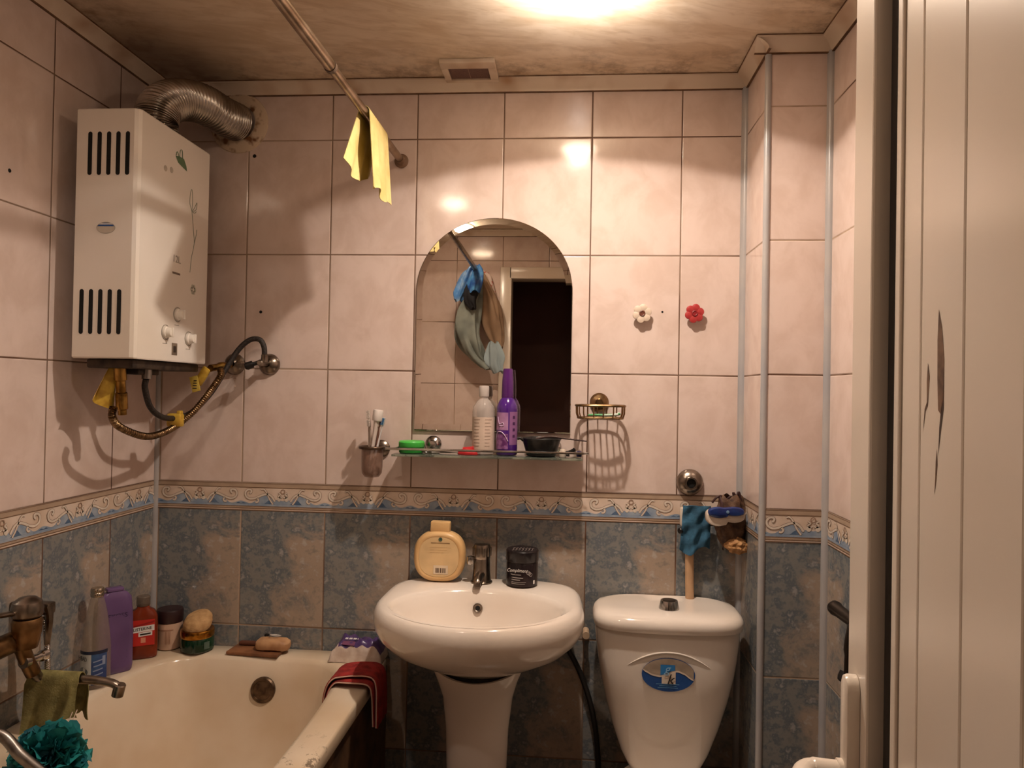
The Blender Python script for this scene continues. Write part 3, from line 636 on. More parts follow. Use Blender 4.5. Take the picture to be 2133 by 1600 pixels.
# ------------------------------------------------------------------ mirror, shelf and what is on them
mx, mz0, mzs, ma, mr = .230, .1655, .560, .2225, .212
def mpts(k, n=48):
    a, r = ma-k, mr-k
    return [(mx-a, mz0+k), (mx+a, mz0+k)]+[(mx+a*math.cos(PI*i/n), mzs+r*(math.sin(PI*i/n))**.96) for i in range(n+1)]
mi_ = thing('mirror', 'arched frameless wall mirror with faceted edge above the glass shelf', 'mirror', (mx, -.003, mz0))
tl = .0045
def mp_(x, z, y): return V(x, y - (z-mz0-.3)*-.0042*-1 if False else y + (z-mz0-.3)*.0040, z)
b = BM(); poly(b, [mp_(x, z, -.0079) for x, z in mpts(.018)]); obj('silvered_glass', b, MIRR, mi_)
b = BM(); loft(b, [[mp_(x, z, -.0079) for x, z in mpts(.018)], [mp_(x, z, -.0072) for x, z in mpts(.0015)], [mp_(x, z, -.0062) for x, z in mpts(0)]], False, False); obj('bevelled_edge', b, MIRR, mi_, ang=15)
b = BM(); loft(b, [[mp_(x, z, -.0062) for x, z in mpts(0)], [mp_(x, z, -.0032) for x, z in mpts(0)]], False, True); obj('mirror_backing', b, mat('mirror_edge_dark', (96, 78, 62), .4), mi_)

sh = thing('glass_shelf', 'narrow clear glass shelf with chrome front rail below the mirror', 'shelf', (.228, -.003, .098))
SZ = .1045
b = BM(); box(b, -.030, .486, -.115, -.008, SZ-.006, SZ, .0012); obj('glass_plate', b, mat('shelf_glass', (196, 208, 190), .04, trans=.85, ior=1.45), sh)
b = BM(); tube(b, smooth([(-.022, -.012, SZ+.014), (-.023, -.095, SZ+.014), (-.012, -.110, SZ+.014), (.46, -.110, SZ+.014), (.476, -.105, SZ+.014), (.480, -.09, SZ+.014), (.479, -.012, SZ+.014)], 8), .0032, 10); obj('front_rail', b, CHROME, sh)
for xx in (.064, .405):
    b = BM(); lathe(b, [(.0235, 0), (.0235, .004), (.019, .010), (.012, .014), (.010, .03), (.001, .031)], (xx, -.001, SZ+.022), (0, -1, 0), 32); obj('wall_mount', b, CHROME, sh)
    b = BM(); box(b, xx-.009, xx+.009, -.05, -.012, SZ-.0105, SZ-.0062, .001); box(b, xx-.007, xx+.007, -.022, -.006, SZ-.01, SZ+.022, .001); obj('clamp', b, CHROME, sh)
# green round tin
gt = thing('round_tin', 'bright green round flat box at the left end of the glass shelf', 'box', (.013, -.058, SZ))
b = BM(); lathe(b, [(.0325, .0005), (.0345, .002), (.0345, .014), (.034, .016)], (.013, -.058, SZ)); obj('box_base', b, mat('green_dark', (30, 120, 40), .35), gt)
b = BM(); lathe(b, [(.035, .0165), (.0358, .018), (.0358, .030), (.033, .0335), (.001, .0345)], (.013, -.058, SZ)); obj('box_lid', b, mat('green_bright', (74, 188, 74), .35), gt)
# scissors
sc_ = thing('scissors', 'small metal nail scissors lying on the shelf beside the green box', 'scissors', (.085, -.06, SZ))
b = BM(); torus(b, (.058, -.05, SZ+.006), .012, .0022, (0, .25, 1), 24, 8); torus(b, (.060, -.080, SZ+.006), .012, .0022, (0, .25, 1), 24, 8); obj('finger_loop', b, STEEL, sc_)
b = BM(); tube(b, [(.069, -.056, SZ+.005), (.098, -.070, SZ+.006), (.150, -.082, SZ+.005)], lambda t: .003-.002*t, 8); tube(b, [(.070, -.076, SZ+.004), (.098, -.068, SZ+.004), (.150, -.072, SZ+.004)], lambda t: .003-.002*t, 8); obj('blade', b, STEEL, sc_)
# red clip
rc = thing('hair_claw', 'small red plastic shell-shaped clip lying on the glass shelf', 'clip', (.176, -.072, SZ))
RED = mat('red_plastic', (190, 40, 44), .35)
b = BM(); rings = []
for k, (a, z) in enumerate(((1, .001), (1.02, .004), (.95, .009), (.75, .014), (.4, .018), (.05, .0195))): rings.append([V(.176+.031*a*math.cos(t)*(1+.04*math.cos(7*t)), -.072+.020*a*math.sin(t)*(1+.04*math.cos(7*t)), SZ+z) for t in [2*PI*i/42 for i in range(42)]])
loft(b, rings); obj('shell', b, RED, rc)
b = BM(); lathe(b, [(.004, 0), (.004, .03)], (.160, -.074, SZ+.0165), (1, 0, .1), 10); obj('hinge', b, RED, rc)
# clear bottle
cb = thing('clear_bottle', 'transparent bottle with a cream label, half emptied, on the shelf', 'bottle', (.213, -.056, SZ))
b = BM(); lathe(b, [(.027, .001), (.0305, .004), (.031, .02), (.031, .118), (.029, .132), (.020, .146), (.0125, .154), (.0120, .160)], (.213, -.056, SZ), seg=36); obj('bottle_body', b, mat('clear_plastic', (226, 212, 202), .08, alpha=.42), cb)
b = BM(); lathe(b, [(.0136, .160), (.0142, .162), (.0142, .186), (.013, .190), (.001, .1905)], (.213, -.056, SZ)); obj('bottle_cap', b, mat('pearly_cap', (224, 210, 200), .15, alpha=.75), cb)
LBL = mat('cream_label', (214, 190, 172), .45)
b = BM(); sheet(b, lambda u, v: V(.213+.0313*math.cos(PI*(1.02+.96*u)), -.056+.0313*math.sin(PI*(1.02+.96*u)), SZ+.012+.092*v), 24, 1); lb = obj('label', b, LBL, cb)
b = BM()
for k in range(9):
    for u0, u1 in ((.22, .40+.05*random.random()), (.58, .72+.08*random.random())):
        sheet(b, lambda u, v: V(.213+.0316*math.cos(PI*(1.02+.96*(u0+(u1-u0)*u))), -.056+.0316*math.sin(PI*(1.02+.96*(u0+(u1-u0)*u))), SZ+.024+.009*k+.0022*v), 5, 1)
obj('label_print', b, mat('print_grey', (172, 148, 130), .5), lb)
# purple bottle
pb_ = thing('purple_bottle', 'tall dark purple pump bottle with a pale lilac label on the shelf', 'bottle', (.2785, -.058, SZ))
PUR = mat('deep_purple', (74, 30, 118), .15, coat=.4); PURL = mat('lilac_label', (176, 130, 166), .4, c2=(150, 104, 150), ns=30)
b = BM(); lathe(b, [(.027, .001), (.029, .004), (.0293, .02), (.0293, .125), (.0285, .135), (.022, .150), (.0155, .158)], (.2785, -.058, SZ), seg=36); obj('bottle_body', b, PUR, pb_)
b = BM(); lathe(b, [(.0165, .158), (.0168, .16), (.0160, .20), (.0135, .232), (.0125, .238), (.001, .239)], (.2785, -.058, SZ), sy=.9); obj('bottle_cap', b, mat('purple_cap', (84, 32, 104), .2, coat=.3), pb_)
def cyl(u0, u1, z0, z1, r=.0296): 
    b = BM(); sheet(b, lambda u, v: V(.2785+r*math.cos(PI*(1+u0+(u1-u0)*u)), -.058+r*math.sin(PI*(1+u0+(u1-u0)*u)), SZ+z0+(z1-z0)*v), 14, 1); return b
lb = obj('label', cyl(.10, .56, .070, .118), PURL, pb_); obj('label', cyl(.60, .92, .030, .120), mat('lilac_side', (140, 92, 140), .4), pb_)
obj('label', cyl(.10, .56, .018, .060), mat('plum_picture', (92, 40, 96), .4, c2=(150, 100, 150), ns=70), pb_)
b = BM(); q = [V(.2785+.0302*math.cos(PI*(1+u)), -.058+.0302*math.sin(PI*(1+u)), SZ+z) for u, z in ((.22, .106), (.25, .094), (.30, .086), (.40, .09), (.42, .082), (.28, .082))]; tube(b, smooth(q, 4), .0011, 6)
q = [V(.2785+.0302*math.cos(PI*(1+u)), -.058+.0302*math.sin(PI*(1+u)), SZ+z) for u, z in ((.12, .045), (.2, .062), (.32, .066), (.45, .058), (.56, .040))]; tube(b, smooth(q, 4), .0013, 6); obj('label_script', b, mat('lilac_ink', (206, 176, 206), .4), pb_)
b = BM()
for k in range(4):
    z = .05+.017*k
    q = [V(.2785+.0300*math.cos(PI*(1+u)), -.058+.0300*math.sin(PI*(1+u)), SZ+zz_) for u, zz_ in ((.70, z), (.78, z), (.78, z+.008), (.70, z+.008))]; poly(b, q)
obj('side_print', b, mat('plum_ink', (70, 30, 80), .4), pb_)
# dye bowl and brush
bw = thing('dye_bowl', 'black plastic mixing bowl on the right part of the shelf', 'bowl', (.374, -.062, SZ))
b = BM(); lathe(b, [(.036, .001), (.041, .003), (.045, .02), (.0525, .044), (.0545, .047), (.0555, .049), (.054, .0505), (.051, .047), (.043, .02), (.038, .006), (.001, .005)], (.374, -.062, SZ), seg=44); obj('bowl_shell', b, BLACK, bw)
b = BM(); tube(b, smooth([(.326, -.09, SZ+.044), (.318, -.093, SZ+.050), (.310, -.093, SZ+.048)], 5), .004, 8); obj('pouring_lip', b, BLACK, bw)
b = BM(); tube(b, smooth([(.36, -.06, SZ+.047), (.40, -.068, SZ+.054), (.44, -.078, SZ+.0505), (.497, -.092, SZ+.0455)], 6), lambda t: .0034-.0016*t, 8); obj('brush_stick', b, mat('dark_brown_stick', (60, 34, 26), .5), None, 'thin dark brush handle lying across the black bowl, pointing right', 'brush')
# razor
rz = thing('razor', 'black and silver razor at the right end of the glass shelf', 'razor', (.458, -.085, SZ))
b = BM(); tube(b, smooth([(.43, -.075, SZ+.006), (.444, -.084, SZ+.012), (.458, -.090, SZ+.018), (.466, -.092, SZ+.024)], 6), .005, 10); tube(b, smooth([(.444, -.092, SZ+.016), (.447, -.098, SZ+.008), (.447, -.099, SZ+.0045)], 5), .0045, 10); obj('black_grip', b, BLACK, rz)
b = BM(); tube(b, [(.449, -.088, SZ+.0145), (.468, -.086, SZ+.0155), (.476, -.085, SZ+.0145)], .0045, 10, flat=.7); obj('silver_neck', b, mat('silver_plastic', (206, 198, 192), .2, .7), rz)
b = BM(); box(b, .470, .484, -.100, -.072, SZ+.003, SZ+.018, .003); obj('razor_head', b, mat('navy_plastic', (34, 30, 72), .3), rz)
b = BM(); lathe(b, [(.009, .0005), (.0095, .004), (.0095, .016), (.007, .022), (.001, .023)], (.433, -.088, SZ)); obj('small_cap', b, mat('white_cap', (206, 190, 172), .4), None, 'small white cap between the black bowl and the razor', 'cap')
b = BM(); tube(b, smooth([(.385, -.1125, SZ-.012), (.405, -.1145, SZ-.0115), (.425, -.1135, SZ-.012)], 5), lambda t: .0026+.002*math.sin(PI*t), 10); 
b.free()

# toothbrush holder and brushes
th = thing('toothbrush_holder', 'smoky tumbler in a dark metal ring holder left of the mirror', 'toothbrush holder', (-.097, -.06, .033))
c = (-.097, -.062, 0)
b = BM(); lathe(b, [(.006, .0335), (.020, .036), (.0275, .046), (.0292, .06), (.0302, .118), (.0288, .118), (.0278, .062), (.026, .049), (.018, .0395), (.001, .038)], c, seg=36); obj('tumbler', b, SMOKE, th)
b = BM(); torus(b, (c[0], c[1], .117), .0335, .0045, seg=40, s2=12); lathe(b, [(.0075, 0), (.0065, .03)], (-.088, -.032, .112), (.05, 1, -.05), 14); obj('holder_ring', b, mat('dark_ring_metal', (92, 76, 64), .35, 1), th)
b = BM(); lathe(b, [(.0245, 0), (.0245, .004), (.019, .010), (.008, .014)], (-.086, -.001, .110), (0, -1, 0), 32); obj('wall_mount', b, CHROMEB, th)
def brush(base, tip, lab, col, head, bri, r=.0052):
    t = thing('toothbrush', lab, 'toothbrush', base, 'toothbrushes in the tumbler')
    p, q = V(*base), V(*tip); d = q-p
    hm = mat('brush_handle', col, .35)
    b = BM(); tube(b, smooth([p, p+d*.3+V(.001, -.002, 0), p+d*.62, p+d*.78, p+d*.86], 6), lambda s: r*(1-.45*s), 10, flat=.7); obj('brush_handle', b, hm, t)
    b = BM(); tube(b, [p+d*.84, p+d*.87, q-d*.01, q], lambda s: r*(.62 if s < .1 else 1.15), 10, flat=.6); obj('brush_head', b, mat('brush_neck', head, .35), t)
    u, w, dn = frame(d); n = V(-.25, -.9, .2); n = (n-dn*n.dot(dn)).normalized(); s = dn.cross(n)
    b = BM()
    for i in range(7):
        for j in (-1, 0, 1):
            o = p+d*(.875+.018*i)+s*(.0026*j)+n*.002; tube(b, [o, o+n*.009], .0011, 5)
    obj('bristles', b, mat('bristles', bri, .6), t)
brush((-.105, -.058, .045), (-.112, -.052, .220), 'white toothbrush, leftmost in the tumbler', (216, 198, 184), (220, 204, 190), (214, 200, 188))
brush((-.100, -.066, .045), (-.066, -.055, .200), 'white toothbrush with blue bristle tip, rightmost in the tumbler', (214, 206, 202), (214, 208, 204), (46, 118, 168))
brush((-.094, -.056, .045), (-.078, -.062, .196), 'brown-handled toothbrush in the middle of the tumbler', (104, 70, 56), (120, 84, 66), (206, 190, 176), .0068)
brush((-.090, -.064, .045), (-.106, -.068, .196), 'greyish slim toothbrush crossing behind the toothpaste tube', (176, 156, 140), (196, 180, 166), (206, 192, 180), .0044)
tp = thing('toothpaste_tube', 'white tube with flat cap leaning upside up in the tumbler', 'toothpaste tube', (-.100, -.066, .05))
b = BM(); P0, P1 = V(-.104, -.064, .06), V(-.0845, -.066, .192); tube(b, [P0, P0.lerp(P1, .5), P0.lerp(P1, .9), P1], lambda t: .0065+.0085*t, 18, flat=.55); obj('tube_body', b, mat('tube_white', (222, 206, 196), .35), tp)
b = BM(); d = (P1-P0).normalized(); lathe(b, [(.0165, 0), (.0175, .002), (.0175, .026), (.016, .030), (.001, .0305)], P1, d, 24, sy=.8); obj('tube_cap', b, mat('cap_white', (232, 220, 212), .3), tp)

# soap dish
sd = thing('soap_basket', 'bronze-toned wire soap basket on the wall right of the mirror', 'soap dish', (.532, -.055, .21))
BRZ = mat('bronze_wire', (150, 122, 88), .3, 1, c2=(110, 84, 56), ns=40)
def so(a, k, z): return V(.533+.0655*k*srk(a, 3)*math.cos(a), -.062+.042*k*srk(a, 3)*math.sin(a), z)
b = BM(); q = [so(2*PI*i/60, 1, .246) for i in range(61)]; tube(b, q, .0042, 8, flat=.8, cap=False); tube(b, [so(2*PI*i/60, .93, .2125) for i in range(61)], .0028, 8, cap=False)
for k in range(7):
    x = .533-.048+.016*k; tube(b, [(x, -.062-.036, .211), (x, -.062+.036, .211)], .0022, 6)
for i in range(16):
    a = 2*PI*i/16+.1; tube(b, [so(a, 1, .245), so(a, .99, .225), so(a, .93, .2125)], .0021, 6)
obj('wire_frame', b, BRZ, sd)
b = BM(); lathe(b, [(.0265, 0), (.0265, .004), (.021, .011), (.011, .014), (.009, .022)], (.532, -.001, .254), (0, -1, 0), 36); obj('wall_mount', b, BRZ, sd)
b = BM(); tube(b, smooth([(.50, -.066, .2195), (.52, -.07, .2205), (.545, -.072, .2205), (.575, -.068, .222), (.585, -.066, .226)], 6), lambda t: .0035+.003*t, 10, flat=.7); obj('green_tube', b, mat('toothpaste_green', (60, 150, 86), .35, c2=(196, 206, 190), ns=50, lo=.55, hi=.6), None, 'green and white little tube lying in the wire soap basket', 'tube')

# flower hooks
def flower(c, m, m2, lab):
    t = thing('flower_hook', lab, 'hook', (c[0], -.001, c[2]), 'flower hooks on the back wall')
    b = BM()
    for k in range(6):
        a = 2*PI*k/6+.3; lathe(b, [(.0105, 0), (.0115, .002), (.0105, .005), (.006, .0065), (.001, .0068)], (c[0]+.0155*math.cos(a), -.016, c[2]+.0155*math.sin(a)), (0, -1, 0), 18)
    lathe(b, [(.014, 0), (.014, .004), (.012, .0045)], (c[0], -.016, c[2]), (0, -1, 0), 20); obj('petals', b, m, t)
    b = BM(); torus(b, (c[0], -.0225, c[2]), .0065, .0022, (0, -1, 0), 20, 8); lathe(b, [(.006, 0), (.006, .002)], (c[0], -.021, c[2]), (0, -1, 0), 16); obj('flower_centre', b, m2, t)
    b = BM(); tube(b, smooth([(c[0], -.016, c[2]-.004), (c[0], -.008, c[2]-.010), (c[0], -.004, c[2]-.004)], 5), .004, 8); lathe(b, [(.015, 0), (.015, .003)], (c[0], -.001, c[2]), (0, -1, 0), 20); lathe(b, [(.006, 0), (.006, .014)], (c[0], -.003, c[2]), (0, -1, 0), 12); obj('hook_base', b, m, t)
flower((.6455, 0, .503), mat('flower_ivory', (220, 200, 180), .35), mat('flower_brown', (108, 60, 46), .4), 'ivory flower-shaped wall hook with brown centre')
flower((.7885, 0, .5045), mat('flower_red', (172, 52, 52), .35), mat('flower_dark_red', (140, 30, 34), .4), 'red flower-shaped wall hook right of the ivory one')
# ------------------------------------------------------------------ things on the wash basin
DZK = -.2452
cbn = thing('cream_bottle', 'flat round-shouldered cream bottle with barcode, on the left of the basin ledge', 'bottle', (.100, -.062, DZK))
CRM = mat('cream_plastic', (222, 182, 128), .32, c2=(206, 164, 110), ns=12); CRM2 = mat('cream_label', (226, 192, 142), .38)
def bo(k, y, kz=1):
    r = []
    for i in range(56):
        t = 2*PI*i/56; s = srk(t, 2.5); x = .071*k*s*math.cos(t); z = .0695*k*s*math.sin(t)
        r.append(V(.100+x, -.062+y, max(DZK, -.1765+z*kz)))
    return r
b = BM(); loft(b, [bo(.80, .023), bo(.93, .021), bo(1, .012), bo(1, -.012), bo(.93, -.021), bo(.86, -.0235), bo(.80, -.0225), bo(.78, -.0215), bo(.3, -.0215)]); obj('bottle_body', b, CRM, cbn, ang=45)
b = BM(); loft(b, [bo(.775, -.0218), bo(.77, -.0226), bo(.3, -.0228)]); lb = obj('back_label', b, CRM2, cbn, ang=45)
b = BM(); box(b, .073, .127, -.076, -.048, -.112, -.0815, .004); bmesh.ops.rotate(b, cent=(.1, -.062, -.11), verts=b.verts, matrix=Matrix.Rotation(.03, 3, 'Y')); obj('bottle_cap', b, CRM, cbn)
yl = -.0851
b = BM(); lathe(b, [(.0055, 0), (.0055, .0004)], (.104, yl, -.128), (0, -1, 0), 20); obj('round_logo', b, mat('logo_green', (84, 104, 84), .4), lb)
b = BM(); lathe(b, [(.0026, .0004), (.0026, .0007)], (.105, yl, -.127), (0, -1, 0), 14); obj('logo_dot', b, mat('logo_dark', (40, 70, 70), .4), lb)
b = BM(); box(b, .078, .130, yl-.0003, yl, -.1385, -.1370); obj('label_print', b, mat('print_brown', (120, 84, 50), .5), lb)
b = BM()
for k in range(3): box(b, .075, .133-.01*k, yl-.0002, yl, -.150-.007*k, -.1496-.007*k)
obj('fine_print', b, mat('print_pale', (204, 164, 116), .5), lb)
b = BM(); box(b, .086, .126, yl-.0003, yl, -.2225, -.1985); bc = obj('barcode_field', b, mat('barcode_white', (228, 206, 176), .4), lb)
b = BM(); x = .092; 
for w_, g in ((.002, .001), (.003, .0015), (.0015, .003), (.003, .001), (.001, .002), (.003, .002), (.001, .001), (.0015, .001)): box(b, x, x+w_, yl-.0006, yl-.0003, -.2185, -.206); x += w_+g
obj('barcode', b, mat('barcode_bars', (84, 60, 44), .5), bc)

bj = thing('black_jar', 'black cream jar with white lettering, on the right of the basin ledge', 'jar', (.328, -.072, DZK))
JB = mat('jar_black', (30, 24, 26), .22, c2=(40, 26, 28), ns=10)
b = BM(); lathe(b, [(.039, .001), (.0425, .004), (.043, .062), (.0415, .066)], (.328, -.072, DZK), seg=48); obj('jar_body', b, JB, bj)
b = BM(); lathe(b, [(.0435, .067), (.0445, .069), (.0445, .094), (.042, .0975), (.001, .098)], (.328, -.072, DZK), seg=48); jl = obj('jar_lid', b, JB, bj)
b = BM()
for k in range(7):
    xx = .302+.0085*k; tube(b, smooth([(xx, -.099+.002*(k % 3), DZK+.0985), (xx+.004, -.087, DZK+.0985), (xx+.001, -.076, DZK+.0985), (xx+.006, -.066, DZK+.0985)], 4), .0007, 5)
obj('lid_script', b, mat('jar_ink_grey', (150, 136, 128), .5), jl)
def jw(a, z, rr_=.0434): return V(.328+rr_*math.cos(a), -.072+rr_*math.sin(a), DZK+z)
text('jar_lettering', 'Compliment', .013, jw(-PI*.58, .048)+V(0, -.0022, 0), (.96, -.12, 0), (0, 0, 1), INKW, bj, sx=.86, shear=.35)
b = BM()
for z, a0, a1 in ((.036, -.72, -.50), (.028, -.70, -.46), (.0225, -.70, -.52), (.016, -.70, -.40), (.012, -.70, -.42)):
    q = [jw(PI*a0, z), jw(PI*(a0+(a1-a0)*.33), z), jw(PI*(a0+(a1-a0)*.66), z), jw(PI*a1, z)]
    tube(b, smooth(q, 3), .0009 if z > .02 else .0005, 5)
for z, a in ((.050, -.36), (.047, -.33), (.044, -.30)): torus(b, jw(PI*a, z-.008), .0045, .0006, (math.cos(PI*a), math.sin(PI*a), 0), 16, 5)
obj('jar_print', b, mat('jar_ink', (170, 158, 152), .5), bj)
b = BM(); sheet(b, lambda u, v: jw(-PI*(.24-.05*u), .010+.010*v), 3, 1); obj('jar_sticker', b, INKW, bj)

# ------------------------------------------------------------------ things on the bathtub rim
RZ = -.4718
def flatbottle(nm, t, c, wd, th, prof, m, wdir, n=4):
    """profile [(scale of width, z, scale of thickness)]"""
    w_ = Vector(wdir).normalized(); d_ = V(-w_.y, w_.x, 0); b = BM(); rings = []
    for k, z, kt in prof:
        r = []
        for i in range(40):
            a = 2*PI*i/40; s = srk(a, n); r.append(V(*c, 0)+w_*(wd*k*s*math.cos(a))+d_*(th*kt*s*math.sin(a))+V(0, 0, RZ+z))
        rings.append(r)
    loft(b, rings); return obj(nm, b, m, t, ang=45), w_, -d_
pu = thing('shampoo_bottle', 'large translucent purple flat bottle in the far left corner of the bath rim', 'bottle', (-.727, -.238, RZ))
PT = mat('purple_translucent', (122, 92, 140), .18, c2=(98, 72, 112), ns=6, trans=.25)
_, w_, n_ = flatbottle('bottle_body', pu, (-.725, -.238), .044, .019, [(.86, .0005, .8), (.96, .005, .95), (1, .02, 1), (1, .10, 1), (.97, .15, .97), (.88, .195, .8), (.62, .2085, .62), (.4, .212, .55)], PT, (.66, .75, 0))
b = BM(); box(b, -.02, .02, -.014, .014, RZ+.2125, RZ+.222, .003); bmesh.ops.rotate(b, verts=b.verts, matrix=Matrix.Rotation(.85, 3, 'Z')); bmesh.ops.translate(b, verts=b.verts, vec=(-.727, -.238, 0)); obj('bottle_cap', b, PT, pu)
C_ = V(-.727, -.238, RZ)+n_*.0197
text('dark_lettering', 'SYOSS', .017, C_+w_*.004+V(0, 0, .150)-n_*.0001, w_, (0, 0, 1), mat('plum_print', (52, 36, 72), .4), pu)
b = BM(); q = [C_+w_*(.010+.010*x)+V(0, 0, .098+.020*z) for x, z in ((-.4, -1), (.7, -1.1), (.9, -.3), (.45, .35), (.3, 1), (-.1, .9), (0, .2), (-.5, -.4))]; poly(b, [p+n_*.0004 for p in q]); obj('pale_motif', b, mat('lilac_motif', (160, 140, 176), .4), pu)
b = BM()
for k in range(5): q = C_+V(0, 0, .066-.009*k)+n_*.0003; poly(b, [q-w_*.004, q+w_*(.024+.004*(k % 2)), q+w_*(.024+.004*(k % 2))+V(0, 0, .003), q-w_*.004+V(0, 0, .003)])
obj('small_print', b, mat('plum_small', (84, 62, 104), .4), pu)

cl = thing('clear_shampoo_bottle', 'clear nearly empty bottle with silver cap and blue-white label, nearest the bath tap', 'bottle', (-.717, -.322, RZ))
c = (-.717, -.322, RZ)
b = BM(); lathe(b, [(.028, .0005), (.0335, .004), (.0345, .03), (.034, .10), (.030, .140), (.0235, .185), (.017, .213), (.0135, .222)], c, seg=40, sx=.95); obj('bottle_body', b, mat('clear_bottle_plastic', (176, 156, 138), .1, alpha=.34), cl)
b = BM(); lathe(b, [(.0150, .2225), (.0155, .224), (.0155, .2305), (.0145, .232), (.0155, .2335), (.0155, .240), (.0135, .2435), (.001, .244)], c); obj('silver_cap', b, mat('silver_cap', (196, 184, 168), .15, 1), cl)
def cw(u, z, r=.0352): return V(c[0]+r*.95*math.cos(PI*u), c[1]+r*math.sin(PI*u), RZ+z)
def cyls(u0, u1, z0, z1, r): 
    bb = BM(); sheet(bb, lambda u, v: cw(u0+(u1-u0)*u, z0+(z1-z0)*v, r), 12, 1); return bb
lw_ = obj('white_label', cyls(-.78, -.40, .014, .088, .0352), mat('label_white', (196, 196, 190), .4), cl)
lbb = obj('blue_label', cyls(-.40, -.06, .014, .088, .0352), mat('label_blue', (44, 62, 112), .4, c2=(60, 90, 130), ns=40), cl)
obj('label_band', cyls(-.82, -.04, .088, .096, .0353), mat('label_navy', (34, 40, 62), .4), cl)
text('head_lettering', 'HEAD', .0150, cw(-.60, .078, .0366), (.88, -.42, 0), (0, 0, 1), INKD, lw_, sx=.9)
b = BM(); poly(b, [cw(-.60+.12*math.cos(a)*(1+.2*math.sin(3*a)), .042+.015*math.sin(a), .0356) for a in [2*PI*i/24 for i in range(24)]]); obj('grey_picture', b, mat('picture_grey', (120, 128, 130), .5, c2=(70, 78, 84), ns=90), lw_)
b = BM()
for k in range(5): sheet(b, lambda u, v: cw(-.36+.20*u+.01*(k % 2), .024+.011*k+.003*v+.004*u, .0356), 6, 1)
sheet(b, lambda u, v: cw(-.17+.07*u, .060+.022*v, .0356), 4, 1); obj('label_print', b, mat('label_pale_blue', (140, 150, 176), .5), lbb)

mw = thing('mouthwash_bottle', 'mouthwash bottle with orange-red liquid and red label on the bath rim', 'bottle', (-.716, -.124, RZ))
m_ = mat('amber_red_plastic', (150, 62, 34), .12, c2=(120, 44, 26), ns=8, trans=.3)
_, w_, n_ = flatbottle('bottle_body', mw, (-.716, -.124), .038, .022, [(.86, .0005, .85), (.98, .004, .98), (1, .015, 1), (1, .095, 1), (.95, .115, .96), (.78, .128, .85), (.45, .136, .7), (.40, .142, .66)], m_, (.86, .50, 0), 3.4)
b = BM(); lathe(b, [(.0165, .1425), (.0175, .144), (.0175, .166), (.016, .168), (.001, .1685)], (-.716, -.124, RZ)); obj('clear_cap', b, mat('smoky_cap', (120, 100, 84), .2, alpha=.6), mw)
C_ = V(-.716, -.124, RZ)+n_*.0224
def lq(m, x0, x1, z0, z1, k, nm, par, sk=.0): 
    b = BM(); poly(b, [C_+n_*(.0004*k)+w_*x+V(0, 0, z+(x*sk)) for x, z in ((x0, z0), (x1, z0), (x1, z1), (x0, z1))]); return obj(nm, b, m, par)
RL = mat('label_red', (196, 44, 36), .35)
lr = lq(RL, -.030, .030, .038, .108, 1, 'red_label', mw); lq(INKW, -.029, .029, .0755, .0915, 2, 'white_panel', lr, .06); lq(INKW, -.010, .024, .0635, .0745, 2, 'white_panel', lr, .06)
text('brand_lettering', 'LISTERINE', .0112, C_+n_*.0012+V(0, 0, .0835), w_+V(0, 0, .06), (0, 0, 1), INKD, lr, sx=.92); lq(INKD, -.006, .020, .067, .071, 3, 'small_lettering', lr, .06)
lq(mat('label_light', (226, 150, 120), .4), -.004, .008, .046, .060, 3, 'label_emblem', lr); lq(mat('label_dark_red', (160, 30, 30), .4), -.028, .029, .094, .098, 3, 'label_stripe', lr, .2)

pj = thing('pink_jar', 'small pale pink jar with dark brown lid in the corner of the bath rim', 'jar', (-.683, -.045, RZ))
c = (-.683, -.045, RZ)
b = BM(); lathe(b, [(.028, .001), (.032, .004), (.0345, .06), (.0345, .076)], c, seg=40); jb_ = obj('jar_body', b, mat('jar_pale_pink', (206, 170, 146), .35), pj)
b = BM(); lathe(b, [(.0355, .077), (.036, .079), (.036, .108), (.034, .112), (.001, .1125)], c, seg=40); obj('jar_lid', b, mat('lid_dark_plum', (46, 26, 28), .35), pj)
b = BM()
for k in range(4): sheet(b, lambda u, v: V(c[0]+.0349*math.cos(PI*(-.44+.035*k+.014*u)), c[1]+.0349*math.sin(PI*(-.44+.035*k+.014*u)), RZ+.020+.036*v), 2, 1)
sheet(b, lambda u, v: V(c[0]+.0352*math.cos(PI*(-.75+.5*u)), c[1]+.0352*math.sin(PI*(-.75+.5*u)), RZ+.058+.003*v), 10, 1); obj('jar_print', b, mat('jar_print_tan', (164, 122, 98), .5), jb_)

gj = thing('green_jar', 'dark green jar with gold rim and beige slanted pad on top', 'jar', (-.596, -.052, RZ))
c = (-.596, -.052, RZ)
b = BM(); lathe(b, [(.040, .001), (.0445, .005), (.045, .036), (.043, .040)], c, seg=48); obj('jar_body', b, mat('bottle_green', (18, 58, 34), .15, c2=(12, 36, 24), ns=5, coat=.4), gj)
b = BM(); lathe(b, [(.0445, .041), (.0455, .043), (.0455, .058), (.044, .061), (.001, .0615)], c, seg=48); obj('gold_rim', b, mat('gold_rim', (196, 140, 58), .22, 1, c2=(150, 96, 34), ns=30), gj)
b = BM(); sheet(b, lambda u, v: V(c[0]+.0453*math.cos(PI*(-.22+.12*u)), c[1]+.0453*math.sin(PI*(-.22+.12*u)), RZ+.012+.020*v), 4, 1); obj('side_sticker', b, mat('sticker_grey_green', (86, 104, 92), .5), gj)
b = BM(); rings = []
